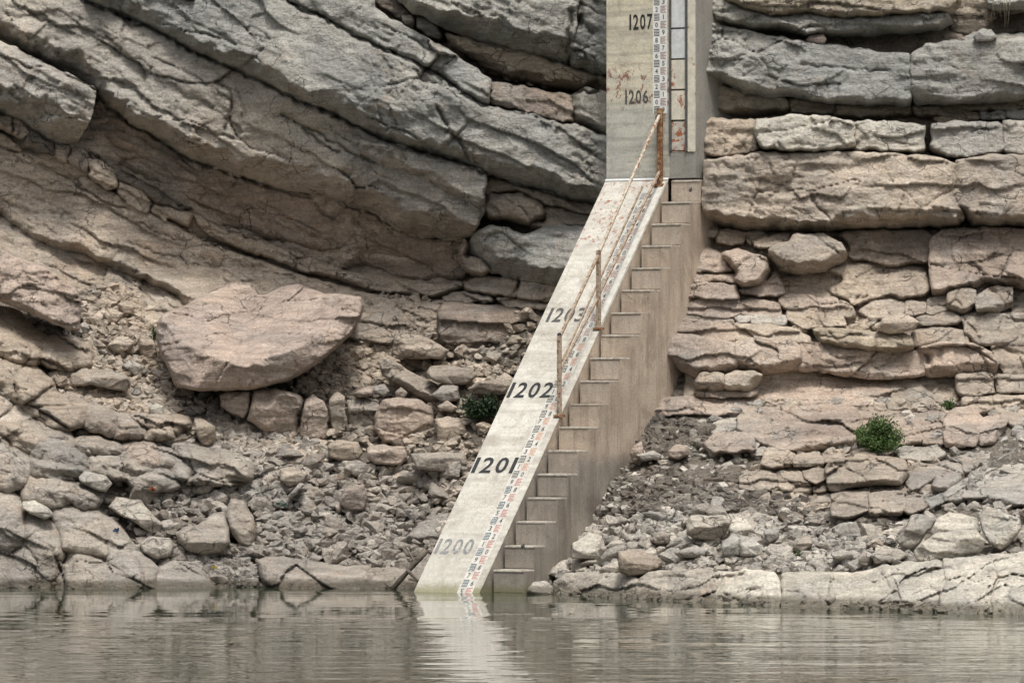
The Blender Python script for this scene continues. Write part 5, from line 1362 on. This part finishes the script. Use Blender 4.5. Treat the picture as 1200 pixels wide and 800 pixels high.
leafy('weed', 1112, 479, 22, 10, 260, M_LEAF, 'low olive weed on the ledge above the split pink block', 'plant', float(D(1112, 479)) - .3, .04, 8, 9)
leafy('weed', 935, 654, 16, 10, 120, M_LEAF, 'small green weed in the pale rubble of the right shore', 'plant', float(D(935, 654)) - .15, .03, 6, 13)

def tube(bm, pts, r0, r1, seg=7):
    rings = []
    for i, p in enumerate(pts):
        t = i / (len(pts) - 1)
        d_ = (pts[min(i + 1, len(pts) - 1)] - pts[max(i - 1, 0)]).normalized()
        a = d_.orthogonal().normalized(); b_ = d_.cross(a)
        r_ = r0 + (r1 - r0) * t
        r_ *= 1 + .18 * math.sin(i * 2.3)
        rings.append([bm.verts.new(p + (a * math.cos(k * 6.2832 / seg) + b_ * math.sin(k * 6.2832 / seg)) * r_) for k in range(seg)])
    for q, w2 in zip(rings[:-1], rings[1:]):
        for k in range(seg): bm.faces.new([q[k], q[(k + 1) % seg], w2[(k + 1) % seg], w2[k]])
    bm.faces.new(rings[0]); bm.faces.new(rings[-1][::-1])
def PX(u, v, Y): return Vector(W(u, v, Y))
drift = empty('driftwood', PX(470, 686, 66.6), 'dark branching driftwood leaning at the waterline left of the ramp', 'driftwood')
for nm, pts, r0, r1 in [('branch', [PX(459,692,66.6), PX(468,680,66.6), PX(480,667,66.5), PX(490,655,66.45), PX(499,645,66.5)], .028, .04),
                        ('branch', [PX(478,668,66.5), PX(484,674,66.4), PX(490,680,66.3)], .025, .012),
                        ('branch', [PX(472,641,66.9), PX(478,650,66.7), PX(490,652,66.5), PX(500,640,66.6)], .018, .03),
                        ('branch', [PX(452,683,66.8), PX(458,688,66.7), PX(466,682,66.6)], .015, .02),
                        ('branch', [PX(486,660,66.5), PX(482,650,66.6), PX(475,640,66.9)], .015, .008)]:
    bm = bmesh.new(); tube(bm, pts, r0, r1)
    adopt(bm_obj(nm, bm, M_WOOD, smooth=True), drift)
# dry roots hanging from the top right overhang
roots = empty('hanging_roots', PX(1172, -5, 69.6), 'dry straw-coloured roots hanging over the dark recess at top right', 'roots')
for i in range(9):
    u0 = 1158 + rnd.random() * 28
    bm = bmesh.new()
    tube(bm, [PX(u0, -12, 69.5), PX(u0 + rnd.uniform(-3, 3), 6, 69.4), PX(u0 + rnd.uniform(-4, 4), 18 + rnd.random() * 18, 69.45)], .005, .002, 4)
    adopt(bm_obj('root', bm, M_STRAW), roots)
def scrap(name, u, v, Y, w_px, h_px, mat, label, cat, seed):
    r = random.Random(seed); bm = bmesh.new()
    n = 6; c = PX(u, v, Y); g_ = []
    for i in range(n):
        g_.append([bm.verts.new(c + Vector(((i / (n - 1) - .5) * w_px * SM, r.uniform(-.03, .03), (j / 2 - .5) * h_px * SM + r.uniform(-.02, .02)))) for j in range(3)])
    for i in range(n - 1):
        for j in range(2): bm.faces.new([g_[i][j], g_[i + 1][j], g_[i + 1][j + 1], g_[i][j + 1]])
    bmesh.ops.solidify(bm, geom=bm.faces[:], thickness=.006)
    o = bm_obj(name, bm, mat); tag(o, label, cat)
scrap('litter', 179, 572, 68.35, 7, 3, M_ORG, 'crumpled orange scrap below the grey ledge at left', 'litter', 1)
scrap('litter', 252, 664, 67.6, 6, 3, M_YEL, 'yellow scrap among the stones at the left waterline', 'litter', 2)
scrap('litter', 136, 621, 67.9, 7, 3, M_BLU, 'crumpled blue scrap below the pale tilted slab', 'litter', 3)
scrap('litter', 330, 590, 68.5, 12, 4, simple('green_scrap', (.16, .22, .18, 1)), 'faded green scrap in the grey scree', 'litter', 4)
